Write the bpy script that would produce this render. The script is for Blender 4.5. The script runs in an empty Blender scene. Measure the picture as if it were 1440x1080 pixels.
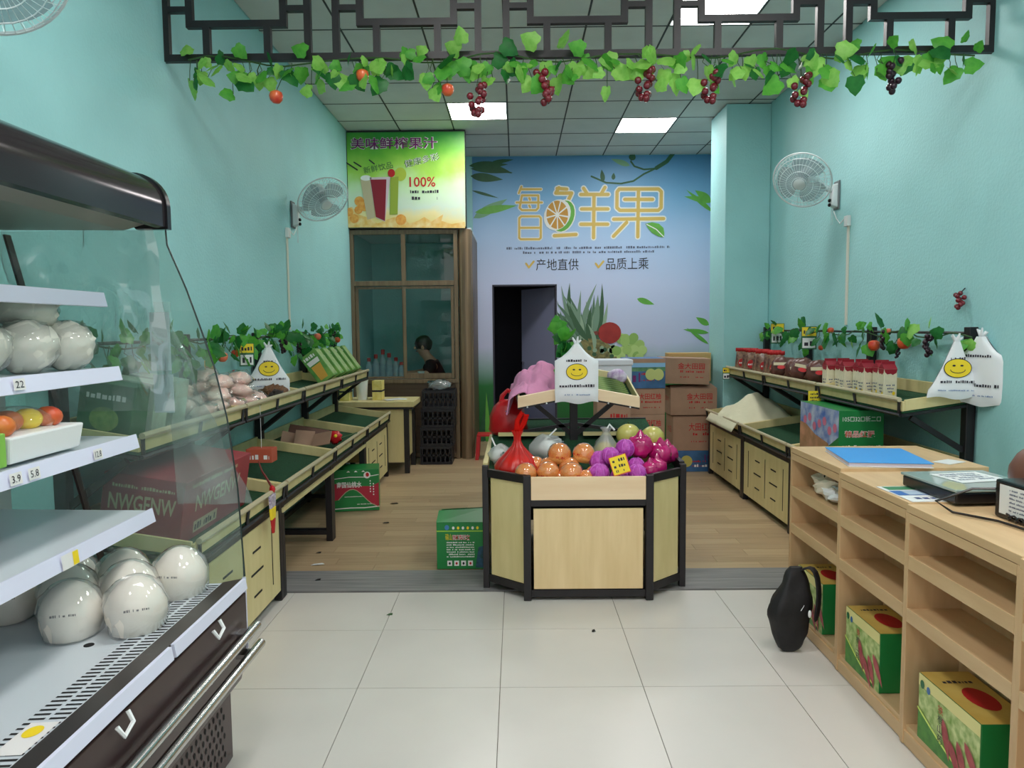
import bpy, bmesh, math, random
from mathutils import Vector, Matrix, noise

# ------------------------------------------------------------------ camera, world, exposure
sc = bpy.context.scene
COL = sc.collection
EYE = Vector((0, 0, 1.508))
def set_camera(pitch=.0768, yaw=-.0065, roll=-.0092, fpx=1041.04):
    f = Vector((math.sin(yaw)*math.cos(pitch), math.cos(yaw)*math.cos(pitch), -math.sin(pitch)))
    r = Vector((math.cos(yaw), -math.sin(yaw), 0)); u = r.cross(f)
    r2 = r*math.cos(roll)+u*math.sin(roll); u2 = -r*math.sin(roll)+u*math.cos(roll)
    cd = bpy.data.cameras.new('camera'); cd.sensor_width = 36; cd.lens = fpx/1440*36
    cd.clip_start = .05; cd.clip_end = 200
    o = bpy.data.objects.new('camera', cd); COL.objects.link(o)
    m = Matrix((r2, u2, -f)).transposed().to_4x4(); m.translation = EYE
    o.matrix_world = m
    sc.camera = o
set_camera()
wd = bpy.data.worlds.new('overcast_daylight'); sc.world = wd; wd.use_nodes = True
wd.node_tree.nodes['Background'].inputs[0].default_value = (.98, .98, .975, 1)
wd.node_tree.nodes['Background'].inputs[1].default_value = 1.0
sc.view_settings.view_transform = 'Standard'; sc.view_settings.look = 'None'
sc.view_settings.gamma = 1; sc.view_settings.use_curve_mapping = False
sc.view_settings.exposure = 0.2
PANEL_W = 23.0        # radiance of the ceiling light diffusers
sc.cycles.max_bounces = 10; sc.cycles.diffuse_bounces = 5; sc.cycles.glossy_bounces = 4
sc.cycles.transmission_bounces = 8; sc.cycles.transparent_max_bounces = 24
sc.cycles.sample_clamp_indirect = 6

# ------------------------------------------------------------------ room measures (metres)
XL, XR, YB, ZC = -1.87, 2.545, 9.70, 3.70       # left wall, right wall, back wall, ceiling
YF = -1.6                                       # open shop front behind the camera
RND = random.Random(7)

# ------------------------------------------------------------------ materials
def lin(c):
    return tuple(((v/255)/12.92 if v/255 <= .04045 else ((v/255+.055)/1.055)**2.4) for v in c[:3])
_M = {}
def M(name, rgb, rough=.5, metal=0, var=0, scale=6, bump=0, bscale=60, stretch=(1, 1, 1), spec=.5, coat=0, rgb2=None, trans=0):
    if name in _M: return _M[name]
    m = bpy.data.materials.new(name); m.use_nodes = True; _M[name] = m
    nt = m.node_tree; N = nt.nodes; L = nt.links; b = N['Principled BSDF']
    b.inputs['Roughness'].default_value = rough; b.inputs['Metallic'].default_value = metal
    b.inputs['Specular IOR Level'].default_value = spec; b.inputs['Coat Weight'].default_value = coat
    b.inputs['Transmission Weight'].default_value = trans
    c = lin(rgb); b.inputs['Base Color'].default_value = (*c, 1)
    m.diffuse_color = (*c, 1)
    if var or bump or rgb2:
        tc = N.new('ShaderNodeTexCoord'); mp = N.new('ShaderNodeMapping')
        mp.inputs['Scale'].default_value = stretch; L.new(tc.outputs['Object'], mp.inputs[0])
    if var or rgb2:
        nz = N.new('ShaderNodeTexNoise'); nz.inputs['Scale'].default_value = scale; nz.inputs['Detail'].default_value = 5
        L.new(mp.outputs[0], nz.inputs['Vector'])
        rp = N.new('ShaderNodeValToRGB'); e = rp.color_ramp.elements
        e[0].position = .3; e[1].position = .7
        if rgb2: e[0].color = (*c, 1); e[1].color = (*lin(rgb2), 1)
        else:
            e[0].color = (*[x*(1-var) for x in c], 1); e[1].color = (*[min(1, x*(1+var)) for x in c], 1)
        L.new(nz.outputs['Fac'], rp.inputs[0]); L.new(rp.outputs[0], b.inputs['Base Color'])
    if bump:
        n2 = N.new('ShaderNodeTexNoise'); n2.inputs['Scale'].default_value = bscale; n2.inputs['Detail'].default_value = 3
        L.new(mp.outputs[0], n2.inputs['Vector'])
        bp = N.new('ShaderNodeBump'); bp.inputs['Strength'].default_value = bump; bp.inputs['Distance'].default_value = .01
        L.new(n2.outputs['Fac'], bp.inputs['Height']); L.new(bp.outputs[0], b.inputs['Normal'])
    return m
def RAMP(name, stops, axis=2, lo=0, hi=1, rough=.5, blot=0, scale=3, spec=.5):
    """printed sheet whose artwork runs through colours along one object axis"""
    if name in _M: return _M[name]
    m = M(name, (128, 128, 128), rough, spec=spec); nt = m.node_tree; N = nt.nodes; L = nt.links
    tc = N.new('ShaderNodeTexCoord'); sx = N.new('ShaderNodeSeparateXYZ'); L.new(tc.outputs['Object'], sx.inputs[0])
    mr = N.new('ShaderNodeMapRange'); mr.inputs['From Min'].default_value = lo; mr.inputs['From Max'].default_value = hi
    L.new(sx.outputs[axis], mr.inputs['Value']); src = mr.outputs['Result']
    if blot:
        nz = N.new('ShaderNodeTexNoise'); nz.inputs['Scale'].default_value = scale; nz.inputs['Detail'].default_value = 4
        L.new(tc.outputs['Object'], nz.inputs['Vector'])
        ma = N.new('ShaderNodeMath'); ma.operation = 'MULTIPLY_ADD'; ma.inputs[1].default_value = blot; ma.inputs[2].default_value = -blot/2
        L.new(nz.outputs['Fac'], ma.inputs[0]); ad = N.new('ShaderNodeMath'); L.new(src, ad.inputs[0]); L.new(ma.outputs[0], ad.inputs[1]); src = ad.outputs[0]
    rp = N.new('ShaderNodeValToRGB'); L.new(src, rp.inputs[0]); cr = rp.color_ramp
    while len(cr.elements) < len(stops): cr.elements.new(.5)
    for e, (p, c) in zip(cr.elements, stops): e.position = p; e.color = (*lin(c), 1)
    L.new(rp.outputs[0], N['Principled BSDF'].inputs['Base Color'])
    return m
def GLASS(name, tint=(235, 245, 243), refl=.08, rough=.0, opac=0, milk=(230, 235, 235)):
    if name in _M: return _M[name]
    m = bpy.data.materials.new(name); m.use_nodes = True; _M[name] = m
    nt = m.node_tree; N = nt.nodes; L = nt.links; N.remove(N['Principled BSDF']); out = N['Material Output']
    tr = N.new('ShaderNodeBsdfTransparent'); tr.inputs[0].default_value = (*lin(tint), 1)
    src = tr.outputs[0]
    if opac:
        df = N.new('ShaderNodeBsdfDiffuse'); df.inputs[0].default_value = (*lin(milk), 1)
        tl = N.new('ShaderNodeBsdfTranslucent'); tl.inputs[0].default_value = (*lin(milk), 1)
        a1 = N.new('ShaderNodeMixShader'); a1.inputs[0].default_value = .35; L.new(df.outputs[0], a1.inputs[1]); L.new(tl.outputs[0], a1.inputs[2])
        a = N.new('ShaderNodeMixShader'); a.inputs[0].default_value = opac; L.new(src, a.inputs[1]); L.new(a1.outputs[0], a.inputs[2]); src = a.outputs[0]
    gl = N.new('ShaderNodeBsdfGlossy'); gl.inputs['Roughness'].default_value = rough
    fr = N.new('ShaderNodeFresnel'); fr.inputs[0].default_value = 1.5
    ad = N.new('ShaderNodeMath'); ad.operation = 'MULTIPLY_ADD'; ad.inputs[1].default_value = refl/.04; ad.inputs[2].default_value = 0; ad.use_clamp = True
    L.new(fr.outputs[0], ad.inputs[0])
    ge = N.new('ShaderNodeNewGeometry'); fb = N.new('ShaderNodeMath'); fb.operation = 'SUBTRACT'; fb.inputs[0].default_value = 1; L.new(ge.outputs['Backfacing'], fb.inputs[1])
    fm = N.new('ShaderNodeMath'); fm.operation = 'MULTIPLY'; L.new(ad.outputs[0], fm.inputs[0]); L.new(fb.outputs[0], fm.inputs[1]); ad = fm
    mx = N.new('ShaderNodeMixShader'); L.new(ad.outputs[0], mx.inputs[0]); L.new(src, mx.inputs[1]); L.new(gl.outputs[0], mx.inputs[2])
    L.new(mx.outputs[0], out.inputs[0]); m.diffuse_color = (*lin(tint), .3)
    return m
def EMIT(name, rgb, s):
    if name in _M: return _M[name]
    m = M(name, rgb, .5); b = m.node_tree.nodes['Principled BSDF']
    b.inputs['Emission Color'].default_value = (*lin(rgb), 1); b.inputs['Emission Strength'].default_value = s
    return m
def WOOD(name, a, b, stretch, rough=.45, scale=4, bump=.05):
    return M(name, a, rough, rgb2=b, stretch=stretch, scale=scale, bump=bump, bscale=scale*3)

# ------------------------------------------------------------------ mesh builder
class MB:
    def __init__(s): s.v = []; s.f = []; s.round = False
    def add(s, vs, fs):
        o = len(s.v); s.v += [tuple(v) for v in vs]; s.f += [tuple(o+i for i in f) for f in fs]; return s
    def box(s, x0, x1, y0, y1, z0, z1):
        return s.add([(x0, y0, z0), (x1, y0, z0), (x1, y1, z0), (x0, y1, z0), (x0, y0, z1), (x1, y0, z1), (x1, y1, z1), (x0, y1, z1)],
                     [(3, 2, 1, 0), (4, 5, 6, 7), (0, 1, 5, 4), (1, 2, 6, 5), (2, 3, 7, 6), (3, 0, 4, 7)])
    def hexa(s, p):      # 8 points: bottom ring then top ring
        return s.add(p, [(3, 2, 1, 0), (4, 5, 6, 7), (0, 1, 5, 4), (1, 2, 6, 5), (2, 3, 7, 6), (3, 0, 4, 7)])
    def bar(s, a, b, w, h=None, up=(0, 0, 1)):
        a = Vector(a); b = Vector(b); h = h or w; d = (b-a).normalized(); up = Vector(up)
        if abs(d.dot(up)) > .98: up = Vector((0, 1, 0))
        r = d.cross(up).normalized()*w/2; u = r.cross(d).normalized()*h/2
        return s.hexa([a-r-u, a+r-u, b+r-u, b-r-u, a-r+u, a+r+u, b+r+u, b-r+u])
    def tube(s, pts, r, n=8, cap=True, closed=False):
        pts = [Vector(p) for p in pts]; m = len(pts); rs = r if isinstance(r, (list, tuple)) else [r]*m
        ref = None; vs = []
        for i, p in enumerate(pts):
            if closed: d = pts[(i+1) % m]-pts[i-1]
            else: d = pts[min(i+1, m-1)]-pts[max(i-1, 0)]
            d.normalize()
            if ref is None: ref = Vector((0, 0, 1)) if abs(d.z) < .9 else Vector((1, 0, 0))
            x = d.cross(ref); 
            if x.length < 1e-4: x = d.cross(Vector((0, 1, 0)))
            x.normalize(); y = x.cross(d).normalized(); ref = y
            for k in range(n):
                t = 2*math.pi*k/n; vs.append(p+x*math.cos(t)*rs[i]+y*math.sin(t)*rs[i])
        fs = []
        for i in range(m if closed else m-1):
            j = (i+1) % m
            for k in range(n): fs.append((i*n+k, i*n+(k+1) % n, j*n+(k+1) % n, j*n+k))
        if cap and not closed: fs.append(tuple(range(n-1, -1, -1))); fs.append(tuple((m-1)*n+k for k in range(n)))
        return s.add(vs, fs)
    def lathe(s, prof, n=20, c=(0, 0, 0), sx=1, sy=1, wob=0, seed=0):
        vs = []; m = len(prof)
        for r, z in prof:
            for k in range(n):
                t = 2*math.pi*k/n; q = 1
                if wob: q = 1+wob*noise.noise(Vector((math.cos(t)*2+seed, math.sin(t)*2, z*12)))
                vs.append((c[0]+r*q*sx*math.cos(t), c[1]+r*q*sy*math.sin(t), c[2]+z))
        fs = [(i*n+k, i*n+(k+1) % n, (i+1)*n+(k+1) % n, (i+1)*n+k) for i in range(m-1) for k in range(n)]
        fs += [tuple(range(n-1, -1, -1)), tuple((m-1)*n+k for k in range(n))]
        return s.add(vs, fs)
    def ball(s, c, r, nu=14, nv=9, wob=0, seed=0, freq=2.):
        s.round = True; rx, ry, rz = r if isinstance(r, (tuple, list)) else (r, r, r)
        vs = [(c[0], c[1], c[2]-rz)]
        for j in range(1, nv):
            a = -math.pi/2+math.pi*j/nv
            for k in range(nu):
                t = 2*math.pi*k/nu; d = Vector((math.cos(a)*math.cos(t), math.cos(a)*math.sin(t), math.sin(a)))
                q = 1+(wob*noise.noise(d*freq+Vector((seed, seed*.7, 0))) if wob else 0)
                vs.append((c[0]+rx*d.x*q, c[1]+ry*d.y*q, c[2]+rz*d.z*q))
        vs.append((c[0], c[1], c[2]+rz)); t = len(vs)-1
        fs = [(0, 1+(k+1) % nu, 1+k) for k in range(nu)]
        for j in range(nv-2):
            for k in range(nu): fs.append((1+j*nu+k, 1+j*nu+(k+1) % nu, 1+(j+1)*nu+(k+1) % nu, 1+(j+1)*nu+k))
        o = 1+(nv-2)*nu
        fs += [(o+k, o+(k+1) % nu, t) for k in range(nu)]
        return s.add(vs, fs)
    def prism(s, poly, org, u, v, t):
        org = Vector(org); u = Vector(u); v = Vector(v); n = u.cross(v).normalized()*t; k = len(poly)
        a = [org+u*p[0]+v*p[1] for p in poly]
        return s.add(a+[p+n for p in a], [tuple(range(k-1, -1, -1)), tuple(range(k, 2*k))]+[(i, (i+1) % k, (i+1) % k+k, i+k) for i in range(k)])
    def grid(s, fn, nu, nv):
        vs = [fn(i/nu, j/nv) for j in range(nv+1) for i in range(nu+1)]
        return s.add(vs, [(j*(nu+1)+i, j*(nu+1)+i+1, (j+1)*(nu+1)+i+1, (j+1)*(nu+1)+i) for j in range(nv) for i in range(nu)])
    def mesh(s, name, mat, smooth=False, ang=40):
        me = bpy.data.meshes.new(name); me.from_pydata([tuple(v) for v in s.v], [], s.f)
        me.materials.append(mat)
        if smooth:
            me.polygons.foreach_set('use_smooth', [True]*len(me.polygons)); me.set_sharp_from_angle(angle=math.radians(120 if s.round else ang))
        me.update(); return me
    def build(s, name, mat, parent=None, smooth=False, bev=0, solid=0, sub=0, ang=40):
        return link(name, s.mesh(name, mat, smooth or sub > 0, ang), parent, bev, solid, sub)
def link(name, me, parent=None, bev=0, solid=0, sub=0):
    o = bpy.data.objects.new(name, me); COL.objects.link(o); o.parent = parent
    if solid: m = o.modifiers.new('thickness', 'SOLIDIFY'); m.thickness = solid; m.offset = 0
    if sub: m = o.modifiers.new('smooth', 'SUBSURF'); m.levels = m.render_levels = sub
    if bev:
        m = o.modifiers.new('bevel', 'BEVEL'); m.width = bev; m.segments = 2; m.limit_method = 'ANGLE'
    return o
def tag(o, label=None, cat=None, group=None, kind=None):
    for k, v in (('label', label), ('category', cat), ('group', group), ('kind', kind)):
        if v: o[k] = v
    return o
def thing(name, label, cat, loc=(0, 0, 0), rz=0, group=None, rot=None):
    o = bpy.data.objects.new(name, None); COL.objects.link(o); o.empty_display_size = .05
    o.location = loc; o.rotation_euler = rot or (0, 0, rz)
    return tag(o, label, cat, group)
def copy_tree(o, label=None, loc=None, rot=None, parent=None, group=None, scale=None):
    c = o.copy(); COL.objects.link(c); c.parent = parent
    if label: c['label'] = label
    if loc is not None: c.location = loc
    if rot is not None: c.rotation_euler = rot
    if group: c['group'] = group
    if scale: c.scale = scale
    for ch in [x for x in COL.objects if x.parent == o]: copy_tree(ch, parent=c)
    return c
def struct(name, mb, mat, parent=None, **k):
    o = mb.build(name, mat, parent, **k)
    if parent is None: o['kind'] = 'structure'
    return o
# ------------------------------------------------------------------ flat print (lettering, artwork) on a surface frame (org, right, up)
class Frame:
    def __init__(s, org, right, up, off=.0015):
        s.o = Vector(org); s.r = Vector(right).normalized(); s.u = Vector(up).normalized(); s.n = s.r.cross(s.u).normalized(); s.off = off
    def p(s, x, y, lift=1): return s.o+s.r*x+s.u*y+s.n*s.off*lift
    def poly(s, pts, mat, parent, name='print', lift=1):
        mb = MB(); mb.add([s.p(x, y, lift) for x, y in pts], [tuple(range(len(pts)))]); return mb.build(name, mat, parent)
    def ell(s, cx, cy, rx, ry, mat, parent, name='print', lift=1, rot=0, n=20, a0=0, a1=2*math.pi):
        pts = []
        for k in range(n):
            t = a0+(a1-a0)*k/(n if a1-a0 > 6.28 else n-1); x = rx*math.cos(t); y = ry*math.sin(t)
            pts.append((cx+x*math.cos(rot)-y*math.sin(rot), cy+x*math.sin(rot)+y*math.cos(rot)))
        return s.poly(pts, mat, parent, name, lift)
    def strokes(s, lines, w, mat, parent, name='lettering', lift=1):
        mb = MB(); q = 0
        for ln in lines:
            for a, b in zip(ln, ln[1:]):
                a = Vector(a); b = Vector(b); d = (b-a)
                if d.length < 1e-9: continue
                d.normalize(); nn = Vector((-d.y, d.x))*w/2; q += .02
                mb.add([s.p(*(a-nn), lift+q), s.p(*(b-nn), lift+q), s.p(*(b+nn), lift+q), s.p(*(a+nn), lift+q)], [(0, 1, 2, 3)])
            for c in ln:
                q += .02
                mb.add([s.p(c[0]+w/2*math.cos(t*math.pi/5), c[1]+w/2*math.sin(t*math.pi/5), lift+q) for t in range(10)], [tuple(range(10))])
        return mb.build(name, mat, parent)
    def text(s, body, cx, cy, w, h, mat, parent, name='lettering', lift=1, bold=0, rot=0, shear=0):
        c = bpy.data.curves.new('lettering', 'FONT'); c.body = body; c.offset = bold; c.resolution_u = 2; c.shear = shear
        o = bpy.data.objects.new('lettering', c); COL.objects.link(o)
        dg = bpy.context.evaluated_depsgraph_get(); me = bpy.data.meshes.new_from_object(o.evaluated_get(dg))
        bpy.data.objects.remove(o); bpy.data.curves.remove(c)
        if not me.vertices: return None
        xs = [v.co.x for v in me.vertices]; ys = [v.co.y for v in me.vertices]
        x0, x1, y0, y1 = min(xs), max(xs), min(ys), max(ys); sx = w/max(x1-x0, 1e-6); sy = h/max(y1-y0, 1e-6)
        for v in me.vertices:
            x = (v.co.x-(x0+x1)/2)*sx; y = (v.co.y-(y0+y1)/2)*sy
            if rot: x, y = x*math.cos(rot)-y*math.sin(rot), x*math.sin(rot)+y*math.cos(rot)
            v.co = s.p(cx+x, cy+y, lift)
        me.materials.clear(); me.materials.append(mat); me.update()
        return link(name, me, parent)
    def dashes(s, x0, x1, y, h, mat, parent, rnd, fill=.7, lift=1, name='fine_print'):
        """a line of print too small to read: little upright marks"""
        mb = MB(); x = x0
        while x < x1:
            w = h*rnd.uniform(.25, .8)
            if rnd.random() < fill:
                k = rnd.uniform(.6, 1)
                mb.add([s.p(x, y, lift), s.p(min(x+w, x1), y, lift), s.p(min(x+w, x1), y+h*k, lift), s.p(x, y+h*k, lift)], [(0, 1, 2, 3)])
            x += w+h*.25
        if mb.v:
            o = mb.build(name, mat, parent); o['kind'] = 'stuff'; return o
def leafpts(L, w, n=8, bend=0):
    up = [(L*i/n, w/2*math.sin(math.pi*(i/n)**.75)+bend*math.sin(math.pi*i/n)) for i in range(n+1)]
    dn = [(L*i/n, -w/2*math.sin(math.pi*(i/n)**.75)+bend*math.sin(math.pi*i/n)) for i in range(n-1, 0, -1)]
    return up+dn
def rotp(pts, a, cx, cy): return [(cx+x*math.cos(a)-y*math.sin(a), cy+x*math.sin(a)+y*math.cos(a)) for x, y in pts]

# shared materials
m_teal = M('teal_wall_paint', (164, 219, 221), .55, var=.04, scale=2.5, bump=.35, bscale=55)
m_black = M('black_powder_coated_steel', (26, 23, 27), .45, var=.15)
m_dark = M('dark_gap', (22, 20, 22), .8)
m_ply = WOOD('pale_yellow_wood_panel', (214, 198, 140), (226, 210, 156), (3, 3, .6), scale=5)
m_birch = WOOD('pinkish_birch_board', (236, 205, 166), (244, 218, 182), (.6, 3, 5), scale=4)
m_birchv = WOOD('birch_panel', (226, 198, 146), (238, 212, 164), (5, 3, .6), scale=4)
m_turf = M('dark_green_turf', (24, 74, 44), .95, var=.25, scale=60, bump=.8, bscale=220)
m_white = M('white_plastic', (236, 238, 238), .35)
m_rail = M('beige_rail', (190, 178, 146), .4)
m_chrome = M('brushed_steel', (205, 205, 205), .22, metal=1)
m_card = M('brown_corrugated_card', (172, 138, 116), .8, var=.08, scale=8)
m_redink = M('red_ink', (190, 30, 34), .6)
m_darkink = M('dark_ink', (40, 38, 52), .6)
m_whiteink = M('white_ink', (240, 240, 238), .6)
m_yellow = M('yellow_ink', (247, 216, 40), .5)
m_greencard = M('green_printed_card', (26, 128, 62), .4, var=.06)
# ================================================================== THE ROOM
fl = struct('floor', MB().box(XL-.2, XR+.2, YF, 4.14, -.12, -.004).box(XL-.2, XR+.2, 4.14, YB+.2, -.12, -.006), M('grout', (120, 112, 102), .9))
m_tile = M('cream_floor_tile', (210, 205, 199), .3, var=.03, scale=3, spec=.5)
for i in range(-2, 6):
    for j in range(-8, 2):
        x0 = max(XL, -.681+.6*i); x1 = min(XR, -.681+.6*(i+1)); y0 = max(YF, 3.0+.6*j); y1 = min(4.13, 3.0+.6*(j+1))
        if x1-x0 > .02 and y1-y0 > .02:
            MB().box(x0+.0015, x1-.0015, y0+.0015, y1-.0015, -.01, 0).build('tile', m_tile, fl)
x0 = -.681-.6*2
m_grey = M('grey_weathered_plank', (146, 144, 142), .5, rgb2=(106, 106, 108), stretch=(.5, 9, 1), scale=5)
pl = [WOOD('oak_laminate_%d' % k, a, b, (.45, 7, 1), .38, 5, .03) for k, (a, b) in enumerate((((182, 158, 124), (158, 134, 102)), ((174, 150, 116), (192, 168, 132)), ((166, 142, 110), (182, 156, 122))))]
r_ = random.Random(3)
for k in range(2):
    xs = [XL, .2+.9*k-.4, XR]
    for a, b in zip(xs, xs[1:]): MB().box(a+.001, b-.001, 4.14+.18*k+.001, 4.14+.18*(k+1)-.001, -.006, .006).build('plank', m_grey, fl)
k = 0; y = 4.50
while y < YB-.02:
    w = min(.128, YB-y); x = XL-r_.uniform(0, 1.1)
    while x < XR:
        a, b = max(x, XL), min(x+1.22, XR); x += 1.22
        if b-a > .02: MB().box(a+.0008, b-.0008, y+.0008, y+w-.0008, -.006, .004).build('plank', pl[r_.randrange(3)], fl)
    y += w
struct('wall_left', MB().box(XL-.18, XL, 4.06, YB+.2, 0, ZC+.05).box(XL-.18, XL+.012, YF, 4.06, 0, ZC+.05), m_teal)
struct('wall_right', MB().box(XR, XR+.18, 4.06, YB+.2, 0, ZC+.05).box(XR-.012, XR+.18, YF, 4.06, 0, ZC+.05), m_teal)
struct('pillar', MB().box(2.10, XR-.001, 7.52, 8.10, .005, ZC-.013), m_teal, bev=.006)
DX0, DX1, DZ = -.31, .531, 2.058
wb = struct('wall_back', MB().box(XL, DX0, YB, YB+.16, 0, ZC).box(DX1, XR, YB, YB+.16, 0, ZC).box(DX0, DX1, YB, YB+.16, DZ, ZC), m_teal)
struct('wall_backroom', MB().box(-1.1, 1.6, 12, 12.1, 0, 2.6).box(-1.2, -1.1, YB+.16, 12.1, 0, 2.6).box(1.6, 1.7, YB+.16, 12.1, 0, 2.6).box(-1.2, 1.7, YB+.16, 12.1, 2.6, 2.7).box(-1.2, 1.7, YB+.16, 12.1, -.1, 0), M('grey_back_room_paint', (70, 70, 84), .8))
struct('pavement', MB().box(-9, 9, -14, YF, -.2, -.02), M('concrete_pavement', (168, 166, 160), .85, var=.1, scale=2))
# ceiling with lay-in tiles
cl = struct('ceiling', MB().box(XL-.18, XR+.18, YF, YB+.2, ZC+.012, ZC+.16), M('dark_ceiling_grid', (30, 32, 33), .7))
m_ct = M('ceiling_tile_board', (206, 210, 208), .85, var=.04, scale=5)
LIGHTS = [(-.671, 7.41, 'white square ceiling light panel nearest the green juice sign'), (1.129, 8.01, 'white square ceiling light panel in front of the back wall mural'),
          (1.129, 5.01, 'white square ceiling light panel behind the black lattice frieze')]
LIGHTS2 = [(-.671, 2.01), (1.129, 2.01), (-.671, .21), (1.129, .21)]
lit = {(round(a, 2), round(b, 2)) for a, b, _ in LIGHTS}
for i in range(-1, 7):
    for j in range(-5, 5):
        a, b = max(XL, -1.271+.6*i), min(XR, -1.271+.6*(i+1)); c, d = max(4.06, 6.81+.6*j), min(YB, 6.81+.6*(j+1))
        if b-a < .03 or d-c < .03 or (round(-1.271+.6*i, 2), round(6.81+.6*j, 2)) in lit: continue
        MB().box(a+.0075, b-.0075, c+.0075, d-.0075, ZC-.004, ZC+.012).build('ceiling_tile', m_ct, cl)
MB().box(XL, XR, YF, 4.0, ZC, ZC+.012).build('front_soffit', m_ct, cl)
m_tb = M('dark_grid_bar', (44, 48, 50), .6)
for i in range(0, 7): x = -1.271+.6*i; MB().box(x-.0065, x+.0065, 4.06, YB, ZC-.0065, ZC+.011).build('grid_bar', m_tb, cl)
for j in range(-4, 5): y = 6.81+.6*j; MB().box(XL, XR, y-.008, y+.008, ZC-.006, ZC+.011).build('grid_bar', m_tb, cl)
m_emit = EMIT('lit_panel_diffuser', (255, 251, 248), PANEL_W)
for x, y, lab in LIGHTS+[(a, b, None) for a, b in LIGHTS2]:
    if lab is None: lab = 'white square ceiling light panel over the front tiles, ' + ('left' if x < 0 else 'right')+(' near the lattice' if y > 1 else ' near the shop front')
    t = thing('ceiling_light', lab, 'ceiling light', (x+.3, y+.3, ZC-.003), group='square ceiling light panels')
    f = MB()
    for s in (-1, 1): f.box(.284 if s > 0 else -.292, .292 if s > 0 else -.284, -.290, .290, -.004, .012); f.box(-.284, .284, .282 if s > 0 else -.29, .29 if s > 0 else -.282, -.004, .012)
    f.build('frame', m_white, t)
    MB().box(-.284, .284, -.282, .282, -.001, .008).build('diffuser', m_emit, t)
# ------------------------------------------------------------------ the printed mural on the back wall
mur = thing('wall_mural', 'blue sky and fruit mural with golden Chinese lettering covering the back wall', 'mural', (1.0, YB, 0))
ms = RAMP('mural_print', [(0, (26, 84, 40)), (.2, (40, 120, 58)), (.27, (150, 180, 180)), (.34, (204, 208, 238)), (.56, (204, 214, 246)), (.72, (178, 206, 242)), (.86, (128, 182, 224)), (1, (84, 146, 194))], 2, 0, 3.7, .45, .07, 1.2)
y0 = -.004
MB().box(-1.55, DX0-1, y0, -.0005, .01, 3.69).box(DX1-1, XR-1.002, y0, -.0005, .01, 3.69).box(DX0-1, DX1-1, y0, -.0005, DZ, 3.69).build('printed_sheet', ms, mur)
FM = Frame((-1, -.004, 0), (1, 0, 0), (0, 0, 1), .0012)
def mw(u, v): return (-.236+.00924*(u-700)-.0001*(v-400), 2.061-.00008*(u-700)-.00924*(v-400))      # layout units of the artwork -> metres on the wall
def mz(x, y): return mw(660+x/4.114, 210+y/4.114)
def mzl(l): return [mz(*p) for p in l]
m_gold = M('gold_ink', (222, 188, 98), .5); m_leaf1 = M('leaf_green_ink', (104, 176, 70), .5, var=.15, scale=9); m_leaf2 = M('deep_leaf_ink', (44, 96, 62), .5, var=.15, scale=9)
m_blur = M('soft_green_ink', (120, 170, 130), .5)
CH = {'character_every': [[(300, 225), (285, 262)], [(296, 240), (412, 240)], [(303, 275), (397, 275), (397, 345), (385, 358), (303, 358), (290, 345), (303, 275)], [(272, 315), (418, 315)], [(345, 290), (350, 300)], [(345, 332), (350, 342)]],
      'character_day': [[(300, 393), (403, 393), (412, 403), (412, 515), (404, 523), (296, 523), (288, 515), (288, 403), (300, 393)], [(296, 458), (404, 458)]],
      'character_fresh': [[(515, 232), (497, 262), (588, 262), (572, 296)], [(505, 236), (560, 240)], [(490, 503), (615, 496)], [(656, 235), (676, 266)], [(778, 230), (758, 266)], [(640, 270), (797, 270)], [(645, 352), (797, 352)], [(642, 438), (797, 438)], [(716, 272), (716, 515)]],
      'character_fruit': [[(860, 240), (1085, 240), (1101, 255), (1101, 345), (1085, 360), (865, 360), (848, 345), (848, 255), (860, 240)], [(892, 298), (1052, 298)], [(970, 245), (970, 510)], [(830, 410), (1117, 407)], [(905, 428), (830, 507)]]}
for nm, st in CH.items():
    l = [mzl(s) for s in st]
    k_ = .62 if nm in ('character_every', 'character_day') else 1; FM.strokes(l, .076*k_, m_whiteink, mur, nm+'_outline', 1); FM.strokes(l, .044*k_, m_gold, mur, nm, 3)
c = mz(540, 392); FM.ell(c[0], c[1], .155, .22, m_whiteink, mur, 'lime_edge', 5, -.35); FM.ell(c[0], c[1], .14, .205, m_leaf1, mur, 'lime_rind', 6, -.35)
c = mz(506, 385); FM.ell(c[0], c[1], .165, .205, m_whiteink, mur, 'lime_pith', 7, -.5)
m_or = M('orange_segment_ink', (206, 152, 66), .5)
for k in range(9):
    a = k*2*math.pi/9+.2
    pts = [(c[0]+.02*math.cos(a), c[1]+.025*math.sin(a))]+[(c[0]+.14*math.cos(a+d), c[1]+.18*math.sin(a+d)) for d in (-.29, -.15, 0, .15, .29)]
    FM.poly(pts, m_or, mur, 'lime_segment', 8)
FM.poly(mzl([(1012, 436), (1050, 428), (1090, 436), (1116, 460), (1122, 490), (1120, 514), (1086, 508), (1050, 488), (1028, 462)]), m_leaf1, mur, 'leaf', 8)
FM.strokes([mzl([(1020, 440), (1075, 468), (1118, 510)])], .012, m_whiteink, mur, 'leaf_vein', 9)
FM.text('产地直供', *mz(508, 668), .55, .15, m_darkink, mur, lift=3); FM.text('品质上乘', *mz(912, 663), .55, .15, m_darkink, mur, lift=3)
for x in (350, 752): FM.strokes([mzl([(x-22, 662), (x-6, 684), (x+22, 650)])], .026, m_gold, mur, 'tick_mark', 3)
r_ = random.Random(5)
m_gi = M('grey_ink', (96, 104, 132), .6)
a, b = mz(215, 582), mz(1155, 582); FM.dashes(a[0], b[0], a[1], .032, m_gi, mur, r_, .75, 3); a, b = mz(310, 606), mz(1065, 606); FM.dashes(a[0], b[0], a[1], .032, m_gi, mur, r_, .75, 3)
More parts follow.
